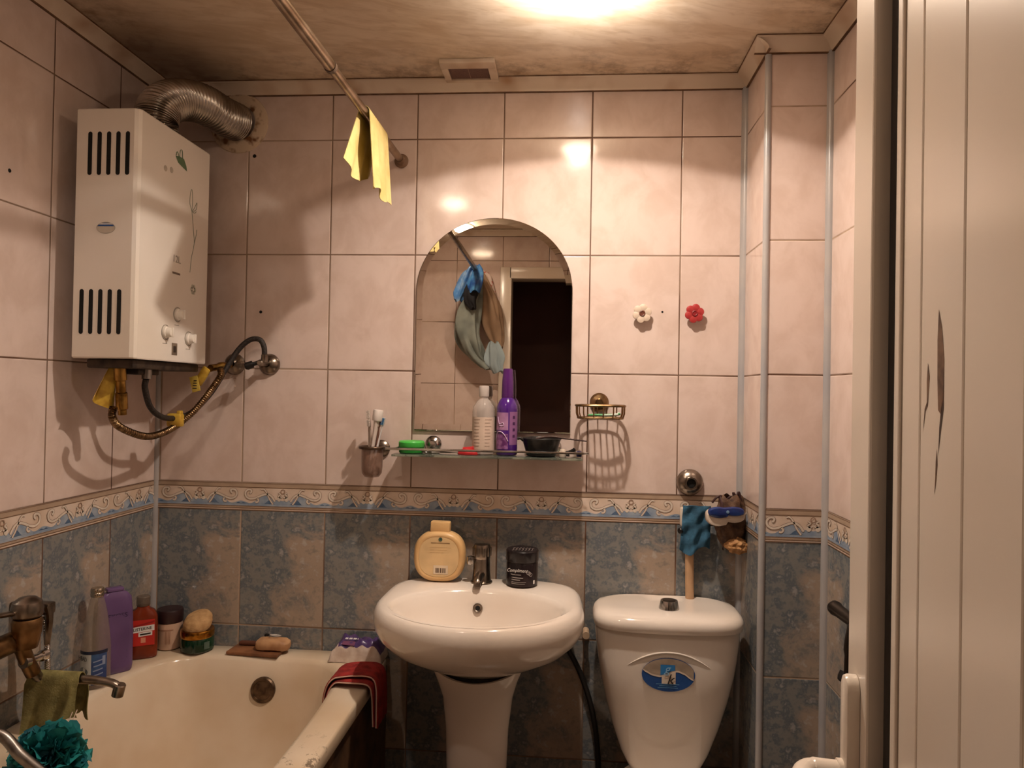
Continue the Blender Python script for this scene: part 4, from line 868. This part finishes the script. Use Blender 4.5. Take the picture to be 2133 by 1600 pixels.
for k, z in ((.55, -.006), (.92, -.004), (1, .006), (.97, .018), (.80, .027), (.4, .030), (.05, .031)):
    rings.append([V(c[0]+.0405*k*math.cos(t), c[1]+.036*k*math.sin(t), RZ+.0685+z*1.05+.28*(.0405*k*math.sin(t))*1.2+.10*.04*k*math.cos(t)) for t in [2*PI*i/40 for i in range(40)]])
loft(b, rings); obj('cosmetic_pad', b, mat('beige_pad', (196, 156, 108), .8, c2=(176, 136, 90), ns=60, bump=.25, bs=200), None, 'beige round pad lying tilted on the green jar', 'sponge')

pl_ = thing('soap_plate', 'brown square plate for soap on the back rim of the bathtub', 'soap plate', (-.422, -.045, RZ))
b = BM(); box(b, -.497, -.345, -.083, -.008, RZ, RZ+.009, .002); bmesh.ops.rotate(b, cent=(-.42, -.045, RZ), verts=b.verts, matrix=Matrix.Rotation(-.06, 3, 'Z')); obj('plate', b, mat('brown_plate', (150, 100, 66), .5, c2=(110, 70, 44), ns=18), pl_)
b = BM(); box(b, -.485, -.42, -.030, -.014, RZ+.010, RZ+.021, .004); obj('dark_soap', b, mat('brown_soap', (96, 56, 40), .5), None, 'thin dark brown soap bar at the back of the brown plate', 'soap')
b = BM(); rings = []
for k, z in ((.75, 0), (.96, .004), (1, .012), (.97, .021), (.8, .028), (.4, .0315), (.03, .032)):
    rings.append([V(-.376+.050*k*srk(t, 2.8)*math.cos(t), -.046+.025*k*srk(t, 2.8)*math.sin(t), RZ+.010+z+.002*math.sin(3*t)*k) for t in [2*PI*i/40 for i in range(40)]])
loft(b, rings); sb_ = obj('soap_bar', b, mat('tan_soap', (196, 152, 110), .55, c2=(166, 120, 82), ns=26, bump=.3, bs=60), None, 'worn tan soap bar lying on the brown plate', 'soap')
b = BM(); torus(b, (-.372, -.040, RZ+.047), .015, .0011, (0, .5, 1), 24, 6); obj('white_ring', b, INKW, None, 'thin white rubber ring lying on top of the soap bar', 'ring')
b = BM(); lathe(b, [(.006, 0), (.007, .002), (.006, .006), (.001, .008)], (-.402, -.030, RZ+.040), seg=14); obj('black_plug', b, BLACK, None, 'small black plug lying on the back edge of the soap bar', 'plug')

wp = thing('wipes_pack', 'white and purple packet of wet wipes on the rear right bath rim', 'packet', (-.125, -.058, RZ))
def wfn(u, v, up):
    x = -.199+.148*u; y = -.098+.082*v; e = min(u, 1-u, v, 1-v); h = .052*min(1, (e/.18))**.5*(1-.12*math.sin(7*u)*math.sin(5*v))+.004*math.sin(31*u+11*v)*min(1, e*8)
    return V(x, y, RZ+.001+(h if up else 0))
b = BM(); N1, N2 = 30, 18
sheet(b, lambda u, v: wfn(u, v, True), N1, N2); sheet(b, lambda u, v: wfn(u, 1-v, False), N1, N2)
bmesh.ops.remove_doubles(b, verts=b.verts, dist=.0004)
for f in b.faces:
    q = f.calc_center_median(); f.material_index = 1 if (q.z > RZ+.024 and q.y > -.087+.10*max(0, -.172-q.x)*3) else 0
obj('packet_body', b, [mat('packet_white', (212, 194, 180), .3, c2=(190, 166, 150), ns=40), mat('packet_purple', (74, 52, 104), .3, c2=(110, 84, 120), ns=30)], wp, ang=60)
b = BM()
for k, (x0, x1, y0) in enumerate(((-.160, -.152, -.074), (-.149, -.140, -.074), (-.137, -.128, -.074), (-.125, -.116, -.074))):
    poly(b, [(x0, y0, RZ+.0575), (x1, y0, RZ+.0575), (x1, y0+.009, RZ+.0585), (x0, y0+.009, RZ+.0585)])
obj('white_lettering', b, INKW, wp)
b = BM(); poly(b, [(-.166, -.088, RZ+.047), (-.128, -.092, RZ+.046), (-.128, -.081, RZ+.054), (-.162, -.080, RZ+.054)]); obj('lilac_strip', b, mat('strip_plum', (120, 70, 100), .4), wp)

def towel():
    t = thing('red_cloth', 'folded dark red cloth with white edges draped over the bath rim', 'cloth', (-.085, -.215, -.52))
    prof = [(-.150, -.535), (-.146, -.505), (-.138, -.478), (-.124, -.462), (-.10, -.4585), (-.07, -.4585), (-.048, -.461), (-.036, -.472), (-.032, -.50), (-.031, -.53), (-.029, -.565)]
    q = smooth([V(x, 0, z) for x, z in prof], 5); m = mat('red_cloth', (158, 40, 36), .85, c2=(122, 26, 24), ns=40, bump=.3, bs=300)
    for nm, k, y0, y1, mm in (('lower_fold', 0, -.262, -.155, m), ('upper_fold', 1, -.250, -.160, m)):
        def fn(u, v):
            i = min(len(q)-1, int(round(u*(len(q)-1)))); p = q[i]; n = V(p.x+.088, 0, p.z+.53).normalized()
            return V(p.x, y0+(y1-y0)*v+.006*math.sin(u*9+k*2), p.z)+n*(.0015+.0085*k+.003*k*math.sin(u*PI)+.001*math.sin(v*20+u*13))
        b = BM(); sheet(b, fn, len(q)-1, 10); thicken(b, .004); o = obj(nm, b, mm, t, ang=60)
        b = BM(); tube(b, [fn(i/40, 0)+V(0, -.0012, .001) for i in range(41)], .0018, 6); obj('white_edge', b, mat('edge_pinkish', (206, 166, 150), .8), o)
towel()

# ------------------------------------------------------------------ bath mixer, hose, cloth, puff
bmx = thing('bath_mixer', 'tarnished single-lever bath mixer tap on the left wall', 'tap', (-.72, -.62, -.37))
TARN = mat('tarnished_brass', (150, 116, 78), .38, 1, c2=(92, 66, 42), ns=26, bump=.15)
b = BM(); tube(b, [(-.700, -.84, -.262), (-.700, -.588, -.262)], .022, 24); tube(b, smooth([(-.698, -.60, -.275), (-.694, -.585, -.315), (-.690, -.572, -.345)], 6), .015, 16); obj('mixer_body', b, TARN, bmx)
for yy in (-.82, -.66):
    b = BM(); lathe(b, [(.031, 0), (.031, .004), (.024, .012), (.014, .016), (.013, .05)], (XL, yy, -.262), (1, 0, 0), 28); obj('wall_rosette', b, TARN, bmx)
b = BM(); lathe(b, [(.021, 0), (.027, .03), (.029, .055), (.026, .062)], (-.676, -.612, -.275), seg=28); obj('cartridge_housing', b, TARN, bmx)
b = BM(); lathe(b, [(.024, .063), (.029, .068), (.0305, .082), (.027, .096), (.016, .105), (.001, .108)], (-.676, -.612, -.275), seg=32); kb_ = obj('lever_dome', b, CHROMEB, bmx)
b = BM(); tube(b, smooth([(-.690, -.640, -.197), (-.688, -.70, -.186), (-.686, -.78, -.170)], 6), lambda t: .010-.003*t, 12, flat=.6); obj('lever', b, CHROMEB, kb_)
b = BM(); tube(b, smooth([(-.690, -.575, -.338), (-.685, -.560, -.358), (-.668, -.553, -.366), (-.62, -.55, -.363), (-.57, -.55, -.362), (-.528, -.55, -.366), (-.512, -.55, -.373)], 8), lambda t: .0135-.003*t, 16, flat=.8); lathe(b, [(.0105, -.012), (.012, -.010), (.012, .014), (.010, .015)], (-.510, -.55, -.379), (-.25, 0, -1), 20); obj('spout', b, CHROMEB, bmx)
b = BM(); lathe(b, [(.013, 0), (.013, .012), (.009, .014), (.009, .045), (.012, .047), (.012, .058)], (-.692, -.60, -.312), (.1, 1, -.05), 18); obj('hose_outlet', b, CHROME, bmx)
shw = thing('shower_hose', 'ribbed metal shower hose hanging beside the bath mixer', 'hose', (-.68, -.54, -.40))
b = BM(); tube(b, smooth([(-.690, -.545, -.232), (-.687, -.538, -.28), (-.686, -.535, -.33), (-.686, -.535, -.395), (-.688, -.54, -.45)], 50), lambda t: .0058+.0009*math.sin(t*2*PI*55), 10); obj('ribbed_hose', b, CHROME, shw, ang=80)
b = BM(); box(b, XL, -.672, -.556, -.530, -.226, -.200, .004); tube(b, smooth([(-.680, -.548, -.206), (-.676, -.546, -.235), (-.678, -.548, -.290)], 5), lambda t: .011-.005*t, 10); obj('hand_shower_holder', b, CHROMEB, shw)
b = BM(); tube(b, smooth([(-.675, -.83, -.345), (-.62, -.755, -.384), (-.575, -.748, -.428), (-.53, -.73, -.478)], 8), .0105, 14); obj('hand_shower_tube', b, STEEL, None, 'plain grey metal tube slanting into the bath behind the turquoise puff', 'tube')
def cfn(u, v):
    x = -.712+.118*u; s = abs(v-.5)*2; side = -1 if v < .5 else 1
    ln = (.105+.040*math.sin(u*5+.6)+.012*math.sin(u*17)) if side < 0 else .06+.03*u
    if s < .18: a = s/.18*PI/2; return V(x+.004*math.sin(v*20), -.55+side*.0165*math.sin(a), -.364+.0165*math.cos(a))
    k = (s-.18)/.82
    return V(x+.010*math.sin(u*9+k*3)*k+.012*k*(u-.35), -.55+side*(.0165+.010*k*(1+.9*math.sin(u*15+k*2))), -.364-ln*k+.004*math.sin(u*24))
b = BM(); sheet(b, cfn, 30, 36); thicken(b, .0016); obj('washcloth', b, mat('dull_green_cloth', (146, 136, 84), .85, c2=(110, 100, 58), ns=30, bump=.3, bs=250), None, 'yellowish green rag hung over the spout of the bath mixer', 'cloth', ang=70)
lf = thing('bath_puff', 'turquoise mesh bath puff hanging in the lower left corner', 'bath puff', (-.575, -.665, -.56))
b = BM(); cen = V(-.578, -.668, -.478); rnd = random.Random(3)
for k in range(90):
    zz_ = 1-2*(k+.5)/90; a = k*2.39996; rr_ = math.sqrt(max(0, 1-zz_*zz_)); d = V(rr_*math.cos(a), rr_*math.sin(a), zz_)
    u_, w2_, _ = frame(d); R_ = .060*(.82+.3*rnd.random()); ph = rnd.random()*6; sz = .022+.010*rnd.random()
    tilt = rnd.random()*PI; ru = u_*math.cos(tilt)+w2_*math.sin(tilt); rw = w2_*math.cos(tilt)-u_*math.sin(tilt)
    def pf(u, v):
        t = (u-.5)*2; return cen+d*(R_*(.45+.62*v)+.006*math.sin(t*9+ph))+ru*(sz*t*(.5+.9*v))+rw*(.011*math.sin(t*7+ph)*(.3+v)+.004*math.sin(t*15+v*6))
    sheet(b, pf, 12, 4)
lathe(b, [(.001, -.048), (.034, -.034), (.048, 0), (.034, .034), (.001, .048)], cen, seg=16)
obj('ruffled_mesh', b, mat('turquoise_mesh', (40, 142, 140), .6, c2=(18, 92, 106), ns=30), lf, ang=80, recalc=False)
b = BM(); tube(b, smooth([(-.60, -.567, -.42), (-.592, -.60, -.435), (-.582, -.655, -.43)], 6), .0011, 6); tube(b, smooth([(-.592, -.567, -.42), (-.584, -.60, -.436), (-.576, -.655, -.43)], 6), .0011, 6); obj('hanging_cord', b, mat('cord_white', (206, 180, 160), .7), lf)
# ------------------------------------------------------------------ pipes and things right of the basin
b = BM(); c = V(.785, -.001, .0375); lathe(b, [(.0365, 0), (.0365, .004), (.033, .012), (.024, .020), (.0175, .0225), (.0165, .030), (.0125, .030), (.0120, .006), (.001, .005)], c, (0, -1, 0), 40, cap=False)
pr = obj('pipe_rosette', b, CHROMEB, None, 'round tarnished pipe rosette with an open socket, above the cistern', 'pipe fitting')
b = BM(); lathe(b, [(.0119, .0225), (.001, .0226)], c, (0, -1, 0), 24, cap=False); obj('socket_hole', b, DARKHOLE, pr)
pp_ = thing('cistern_pipe', 'short beige plastic water pipe rising behind the cistern', 'pipe', (.786, -.022, -.45))
b = BM(); tube(b, [(.781, -.022, -.075), (.7835, -.022, -.14), (.7865, -.022, -.28), (.789, -.016, -.34)], .0118, 18); obj('pipe_run', b, mat('beige_pipe', (206, 166, 128), .35), pp_)
b = BM(); box(b, .757, .768, -.030, -.012, -.080, -.030, .003); obj('white_collar', b, PVC, pp_)
b = BM(); lathe(b, [(.006, 0), (.008, .003), (.008, .010), (.006, .012)], (.762, -.028, -.092), (-.7, -.7, 0), 14); obj('black_knob', b, BLACK, pp_)
b = BM(); tube(b, smooth([(.405, -.012, -.40), (.430, -.012, -.413), (.462, -.012, -.445), (.500, -.012, -.52), (.530, -.012, -.62), (.545, -.012, -.74), (.546, -.012, -.86), (.53, -.012, -.98), (.50, -.012, -1.07)], 8), .0075, 12)
obj('dark_curve', b, DARKTUBE, None, 'dark curved tube running down the wall between basin and toilet', 'hose')  # thin dark tube following a curve down the wall
b = BM(); lathe(b, [(.010, 0), (.010, .010), (.007, .012), (.007, .030), (.010, .031), (.010, .045)], (.505, -.001, -.385), (0, -1, 0), 16); obj('stop_valve', b, mat('valve_ivory', (206, 176, 146), .4), None, 'small ivory stop valve on the wall just left of the cistern', 'valve')
# blue glove-like cloth
def bf(u, v):
    x = .763+.074*u+.008*v*(u-.4)-.004*v; z = -.022-(.122+.012*math.sin(u*6))*v
    return V(x, -.034-.010*math.sin(u*PI)-.006*math.sin(u*14+v*3)*(.4+v*.6)-.003*math.sin(v*17+u*8), z)
b = BM(); sheet(b, bf, 26, 24); thicken(b, .003); obj('blue_rag', b, mat('blue_rag', (52, 98, 126), .85, c2=(36, 72, 94), ns=30, bump=.4, bs=120), None, 'crumpled blue rag hanging on the pipe above the cistern', 'cloth', ang=70)
# blue and white scrubbing brush
sbz = thing('scrub_brush', 'white hand brush with dark blue rubber grip wedged in the corner', 'brush', (.866, -.082, -.06))
def peanut(k, y, zc=0, lo=1):
    r = []
    for i in range(56):
        t = 2*PI*i/56; x = .050*k*srk(t, 3)*math.cos(t); w_ = (.025 if x < 0 else .021)-.005*math.exp(-(x/.014)**2)
        r.append(V(.866+x, y, -.0395+zc+w_*k*srk(t, 2.4)*math.sin(t)-(.004 if x < 0 else -.002)))
    return r
b = BM(); loft(b, [peanut(.9, -.060), peanut(1, -.066), peanut(1, -.088), peanut(.93, -.095), peanut(.5, -.097)]); obj('white_body', b, mat('brush_white', (220, 202, 184), .3), sbz, ang=50)
b = BM(); loft(b, [[V(.866+(p.x-.866)*.93, y, -.0285+(p.z+.0345)*kz*.86+.003) for p in peanut(k, 0, .003)] for k, kz, y in ((1, .72, -.090), (1, .72, -.099), (.92, .62, -.104), (.5, .4, -.105))]); obj('blue_grip', b, mat('navy_rubber', (34, 46, 100), .25, c2=(26, 60, 120), ns=30), sbz, ang=50)
for dx in (.002,):
    b = BM(); lathe(b, [(.0045, 0), (.004, .0015), (.001, .002)], (.866+dx, -.1045, -.026), (0, -1, 0), 12); obj('grip_highlight', b, mat('highlight_pale_blue', (110, 140, 170), .3), sbz)  # pale dot on the grip, a highlight put in as shape and colour
b = BM()
for i in range(9):
    for j in range(3): tube(b, [(.832+.0085*i, -.062, -.047+.010*j), (.832+.0085*i, -.040, -.047+.010*j)], .0022, 5)
obj('bristle_tufts', b, mat('dark_bristles', (60, 40, 40), .7), sbz)
# brown bag with crumpled paper
bgp = thing('brown_bag', 'crumpled brown net bag hanging in the corner below the white hand brush', 'bag', (.885, -.05, -.145))
def bagf(u, v):
    a = 2*PI*u; k = .62+.38*math.sin(PI*min(1, v*1.1))**.6; z = .008-.142*v
    r = 1+.10*math.sin(a*5+v*9)+.07*math.sin(a*9-v*14)
    return V(.888+.040*k*r*math.cos(a)+.004*v, -.046+.026*k*r*math.sin(a), z+.006*math.sin(a*4+v*6))
b = BM(); sheet(b, bagf, 40, 22); bmesh.ops.remove_doubles(b, verts=b.verts, dist=1e-5); obj('net_bag', b, mat('brown_net', (104, 76, 54), .7, c2=(66, 44, 32), ns=44, bump=.5, bs=120), bgp, ang=50)
rp = random.Random(9)
b = BM(); bmesh.ops.create_icosphere(b, subdivisions=3, radius=1)
for v in b.verts: v.co = V(.902+v.co.x*.030*(1+.25*rp.uniform(-1, 1)), -.068+v.co.y*.018*(1+.3*rp.uniform(-1, 1)), -.121+v.co.z*.020*(1+.3*rp.uniform(-1, 1)))
obj('crumpled_paper', b, mat('tan_paper', (190, 142, 92), .7, c2=(156, 110, 66), ns=50), bgp, ang=10)
b = BM(); tube(b, smooth([(.838, -.05, -.010), (.848, -.055, .004), (.862, -.05, .008), (.872, -.05, -.004), (.884, -.052, .006), (.896, -.05, -.002), (.893, -.05, .018), (.902, -.05, .008), (.908, -.05, .020), (.915, -.05, -.006)], 5), .0030, 8); tube(b, smooth([(.858, -.05, .006), (.862, -.06, -.012), (.860, -.062, -.030)], 5), .0050, 8); obj('drawstring', b, mat('dark_maroon_string', (62, 36, 34), .6), bgp)
# bidet sprayer on the right wall
bs_ = thing('bidet_sprayer', 'dark metal hygienic shower head in its holder on the right wall', 'sprayer', (1.05, -.43, -.40))
DM = mat('dark_sprayer_metal', (66, 58, 52), .35, .8)
b = BM(); lathe(b, [(.010, 0), (.0155, .002), (.0165, .010), (.0145, .014), (.0135, .06), (.012, .085)], (1.046, -.372, -.189), (.14, -1, -.09), 24); torus(b, (1.046, -.373, -.189), .0125, .003, (.14, -1, -.09), 24, 8); obj('spray_head', b, DM, bs_)
b = BM(); box(b, 1.052, XR, -.452, -.430, -.222, -.200, .003); obj('wall_holder', b, CHROMEB, bs_)
b = BM(); tube(b, smooth([(1.056, -.455, -.20), (1.052, -.445, -.25), (1.051, -.440, -.32), (1.053, -.44, -.40), (1.06, -.43, -.52), (1.066, -.40, -.66)], 6), lambda t: .0095 if t < .25 else .0065, 12); obj('spray_hose', b, DM, bs_)
b = BM(); lathe(b, [(.012, 0), (.012, .012), (.009, .02), (.004, .022)], (1.054, -.425, -.315), (-.5, -.2, -.85), 16); obj('trigger', b, BLACK, bs_)

# ------------------------------------------------------------------ ceiling vent
vt = thing('vent_grille', 'square ceiling vent with white frame and brown mesh, near the back wall', 'vent', (.158, -.072, ZC-.012))
b = BM()
for x0, x1, y0, y1 in ((.085, .235, -.146, -.108), (.085, .235, -.036, -.012), (.085, .103, -.108, -.036), (.213, .235, -.108, -.036)): box(b, x0, x1, y0, y1, ZC-.012, ZC, .0015)
obj('vent_frame', b, PVC2, vt)
b = BM(); box(b, .102, .214, -.109, -.035, ZC-.007, ZC-.0005); obj('vent_mesh', b, mat('vent_brown_mesh', (112, 84, 76), .6, c2=(96, 70, 64), ns=300), vt)
b = BM(); box(b, .1565, .1585, -.108, -.036, ZC-.0085, ZC-.007); obj('centre_bar', b, mat('vent_bar', (150, 120, 106), .5), vt)

# ------------------------------------------------------------------ curtain rod and what hangs on it
rod = thing('curtain_rod', 'slim metal shower curtain rod running from the back wall over the bathtub', 'curtain rod', (-.045, -.9, .905))
RODM = mat('rod_metal', (176, 156, 134), .3, 1, c2=(140, 118, 94), ns=18)
def rz_(y): return .9375+.0105*y
b = BM(); tube(b, [(-.045, -.62, rz_(-.62)), (-.045, -1.855, rz_(-1.855))], .0122, 20); obj('outer_tube', b, RODM, rod)
b = BM(); tube(b, [(-.045, -.006, rz_(0)), (-.045, -.625, rz_(-.625))], .0104, 20); obj('inner_tube', b, RODM, rod)
b = BM(); tube(b, [(-.045, -.62, rz_(-.62)), (-.045, -.632, rz_(-.632))], .0132, 20); obj('joint_collar', b, mat('collar_dark', (96, 76, 60), .5), rod)
b = BM(); lathe(b, [(.0185, 0), (.0185, .004), (.0155, .008), (.0125, .010), (.0115, .028)], (-.045, -.001, rz_(0)), (0, -1, 0), 28); torus(b, (-.045, -.003, rz_(0)), .0180, .0026, (0, -1, 0), 28, 8); obj('end_cap', b, mat('end_cap_brown', (128, 100, 78), .45), rod)
b = BM(); lathe(b, [(.0185, 0), (.0185, .004), (.013, .010), (.012, .028)], (-.045, F+.001, rz_(F)), (0, 1, 0), 28); obj('end_cap', b, mat('end_cap_brown2', (128, 100, 78), .45), rod)
def drape(y0, y1, xr, zr, r, lenL, lenR, spl, nf, amp, flare=.02):
    def fn(u, v):
        y = y0+(y1-y0)*u; s = (v-.5)*2; sd = -1 if s < 0 else 1; s = abs(s)
        if s < .15: a = s/.15*PI/2; return V(xr+sd*r*math.sin(a), y, zr+r*math.cos(a))
        k = (s-.15)/.85; L_ = lenL(u) if sd < 0 else lenR(u)
        return V(xr+sd*(r+flare*k)+amp*math.sin(u*nf+sd)*k, y+spl(sd, k, u), zr-L_*k)
    return fn
fn = drape(-.385, -.215, -.045, rz_(-.30), .0138, lambda u: .135+.025*math.sin(u*4), lambda u: .168+.012*u+.008*math.sin(u*11+1), lambda sd, k, u: (.012*k if sd > 0 else -.075*k*(1-.5*u)), 19, .005, .006)
b = BM(); sheet(b, fn, 24, 48); thicken(b, .0016); obj('yellow_cloth', b, mat('pale_yellow_cloth', (222, 202, 136), .8, c2=(206, 184, 116), ns=20, bump=.2, bs=250), None, 'pale yellow cloth draped over the curtain rod near the back wall', 'cloth', ang=70)
yc = -1.745; zr = rz_(yc)
def bundle(pts, nf, amp, seed, seg=48):
    """hanging gathered fabric: rings (x, y, z, half width, half depth) with running folds"""
    rn = random.Random(seed); ph = [rn.random()*6 for _ in range(4)]; P_ = []
    q = smooth([V(p[0], p[1], p[2]) for p in pts], 6); s = smooth([V(p[3], p[4], 0) for p in pts], 6); rings = []
    for j, (c_, w_) in enumerate(zip(q, s)):
        r = []
        for i in range(seg):
            a = 2*PI*i/seg; f = 1+amp*math.sin(nf*a+ph[0]+.09*j)+amp*.6*math.sin((nf+3)*a+ph[1]-.15*j)+.05*math.sin(.5*j+a*2+ph[2])
            r.append(V(c_.x+w_.x*f*math.cos(a), c_.y+w_.y*f*math.sin(a), c_.z+.008*math.sin(a*3+ph[3]+j*.2)))
        rings.append(r)
    b = BM(); loft(b, rings); return b
hb = 'clothes and bags on the rod'
b = bundle([(-.045, yc+.03, zr+.020, .012, .03), (-.075, yc+.03, zr+.006, .024, .045), (-.10, yc+.03, zr-.05, .036, .04), (-.125, yc+.03, zr-.11, .034, .03), (-.140, yc+.03, zr-.155, .018, .018)], 4, .16, 1)
obj('blue_plastic_bag', b, mat('blue_film', (84, 140, 206), .25, c2=(150, 186, 224), ns=24), None, 'light blue plastic bag hanging on the rod near the door, seen in the mirror', 'bag', group=hb, ang=50)
b = bundle([(-.038, yc+.075, zr+.020, .012, .025), (-.035, yc+.075, zr-.02, .030, .028), (-.045, yc+.075, zr-.07, .036, .03), (-.050, yc+.075, zr-.115, .026, .024)], 4, .14, 2)
obj('blue_net_bag', b, mat('deep_blue_film', (34, 80, 150), .3, c2=(80, 140, 190), ns=26), None, 'deep blue crumpled bag on the rod, in the middle of the mirrored bundle', 'bag', group=hb, ang=50)
b = bundle([(-.052, yc+.045, zr-.02, .012, .02), (-.066, yc+.05, zr-.10, .034, .03), (-.070, yc+.05, zr-.155, .030, .03), (-.055, yc+.05, zr-.20, .014, .02)], 3, .12, 5)
obj('black_garment', b, mat('black_cloth', (24, 24, 30), .8), None, 'black bunched garment under the deep blue bag on the rod', 'clothing', group=hb, ang=50)
b = bundle([(-.046, yc-.01, zr+.018, .012, .02), (-.058, yc, zr-.10, .036, .032), (-.088, yc, zr-.21, .056, .042), (-.092, yc, zr-.32, .062, .046), (-.065, yc, zr-.40, .052, .042), (-.03, yc, zr-.46, .040, .034), (.035, yc, zr-.505, .050, .030)], 5, .17, 3)
obj('grey_shirt', b, mat('grey_green_cloth', (132, 138, 130), .85, c2=(90, 96, 92), ns=9, bump=.25, bs=60), None, 'grey-green shirt hanging on the rod, largest garment in the mirror', 'clothing', group=hb, ang=50)
b = bundle([(-.043, yc-.055, zr+.018, .012, .018), (-.015, yc-.05, zr-.06, .030, .026), (.015, yc-.05, zr-.16, .048, .032), (.030, yc-.05, zr-.26, .058, .034), (.052, yc-.05, zr-.345, .040, .030), (.07, yc-.05, zr-.39, .022, .02)], 4, .14, 4)
obj('beige_trousers', b, mat('beige_cloth', (164, 136, 110), .85, c2=(130, 104, 82), ns=8), None, 'beige trousers hanging on the rod beside the grey-green shirt', 'clothing', group=hb, ang=50)
b = bundle([(.048, yc+.02, zr-.37, .024, .018), (.056, yc+.02, zr-.425, .046, .026), (.06, yc+.02, zr-.48, .042, .026), (.074, yc+.02, zr-.525, .030, .02)], 5, .16, 6)
obj('pale_blue_garment', b, mat('pale_blue_cloth', (160, 178, 186), .85, c2=(60, 96, 130), ns=12, lo=.6, hi=.68), None, 'pale blue printed cloth at the bottom of the hanging bundle', 'clothing', group=hb, ang=50)
b = bundle([(-.036, yc-.10, zr+.017, .012, .02), (-.012, yc-.09, zr-.004, .022, .02), (.008, yc-.08, zr-.05, .020, .02), (.03, yc-.08, zr-.095, .012, .014)], 3, .12, 7)
obj('white_red_bag', b, mat('white_red_film', (220, 200, 190), .35, c2=(196, 80, 66), ns=20, lo=.52, hi=.56), None, 'white and red crumpled bag on top of the rod next to the blue bag', 'bag', group=hb, ang=50)
# ------------------------------------------------------------------ camera, and lift everything so that the floor is z = 0
r_, u_, w_ = (0.99668, 0.07942, 0), None, None
yaw, pit, rol = .0795, .011, .0182
fw = V(-math.sin(yaw)*math.cos(pit), math.cos(yaw)*math.cos(pit), math.sin(pit)); rt = V(math.cos(yaw), math.sin(yaw), 0); up = rt.cross(fw)
r2 = rt*math.cos(rol)+up*math.sin(rol); u2 = up*math.cos(rol)-rt*math.sin(rol)
M = Matrix((r2, u2, -fw)).transposed().to_4x4(); M.translation = (.4496, -2.0599, .2786)
cd = bpy.data.cameras.new('camera'); cd.sensor_fit = 'HORIZONTAL'; cd.sensor_width = 36; cd.lens = 1518.2/2133*36; cd.clip_start = .02
co = bpy.data.objects.new('camera', cd); COL.objects.link(co); co.matrix_world = M; SC.camera = co
for o in SC.objects:
    if o.parent is None: o.location.z += Z0
SC.view_settings.view_transform = 'Standard'; SC.view_settings.look = 'None'; SC.view_settings.exposure = 0; SC.view_settings.gamma = 1
SC.cycles.max_bounces = 6; SC.cycles.diffuse_bounces = 3; SC.cycles.glossy_bounces = 3; SC.cycles.transmission_bounces = 6; SC.cycles.use_adaptive_sampling = True; SC.cycles.adaptive_threshold = .05; SC.cycles.caustics_reflective = False; SC.cycles.caustics_refractive = False; SC.cycles.sample_clamp_indirect = 6
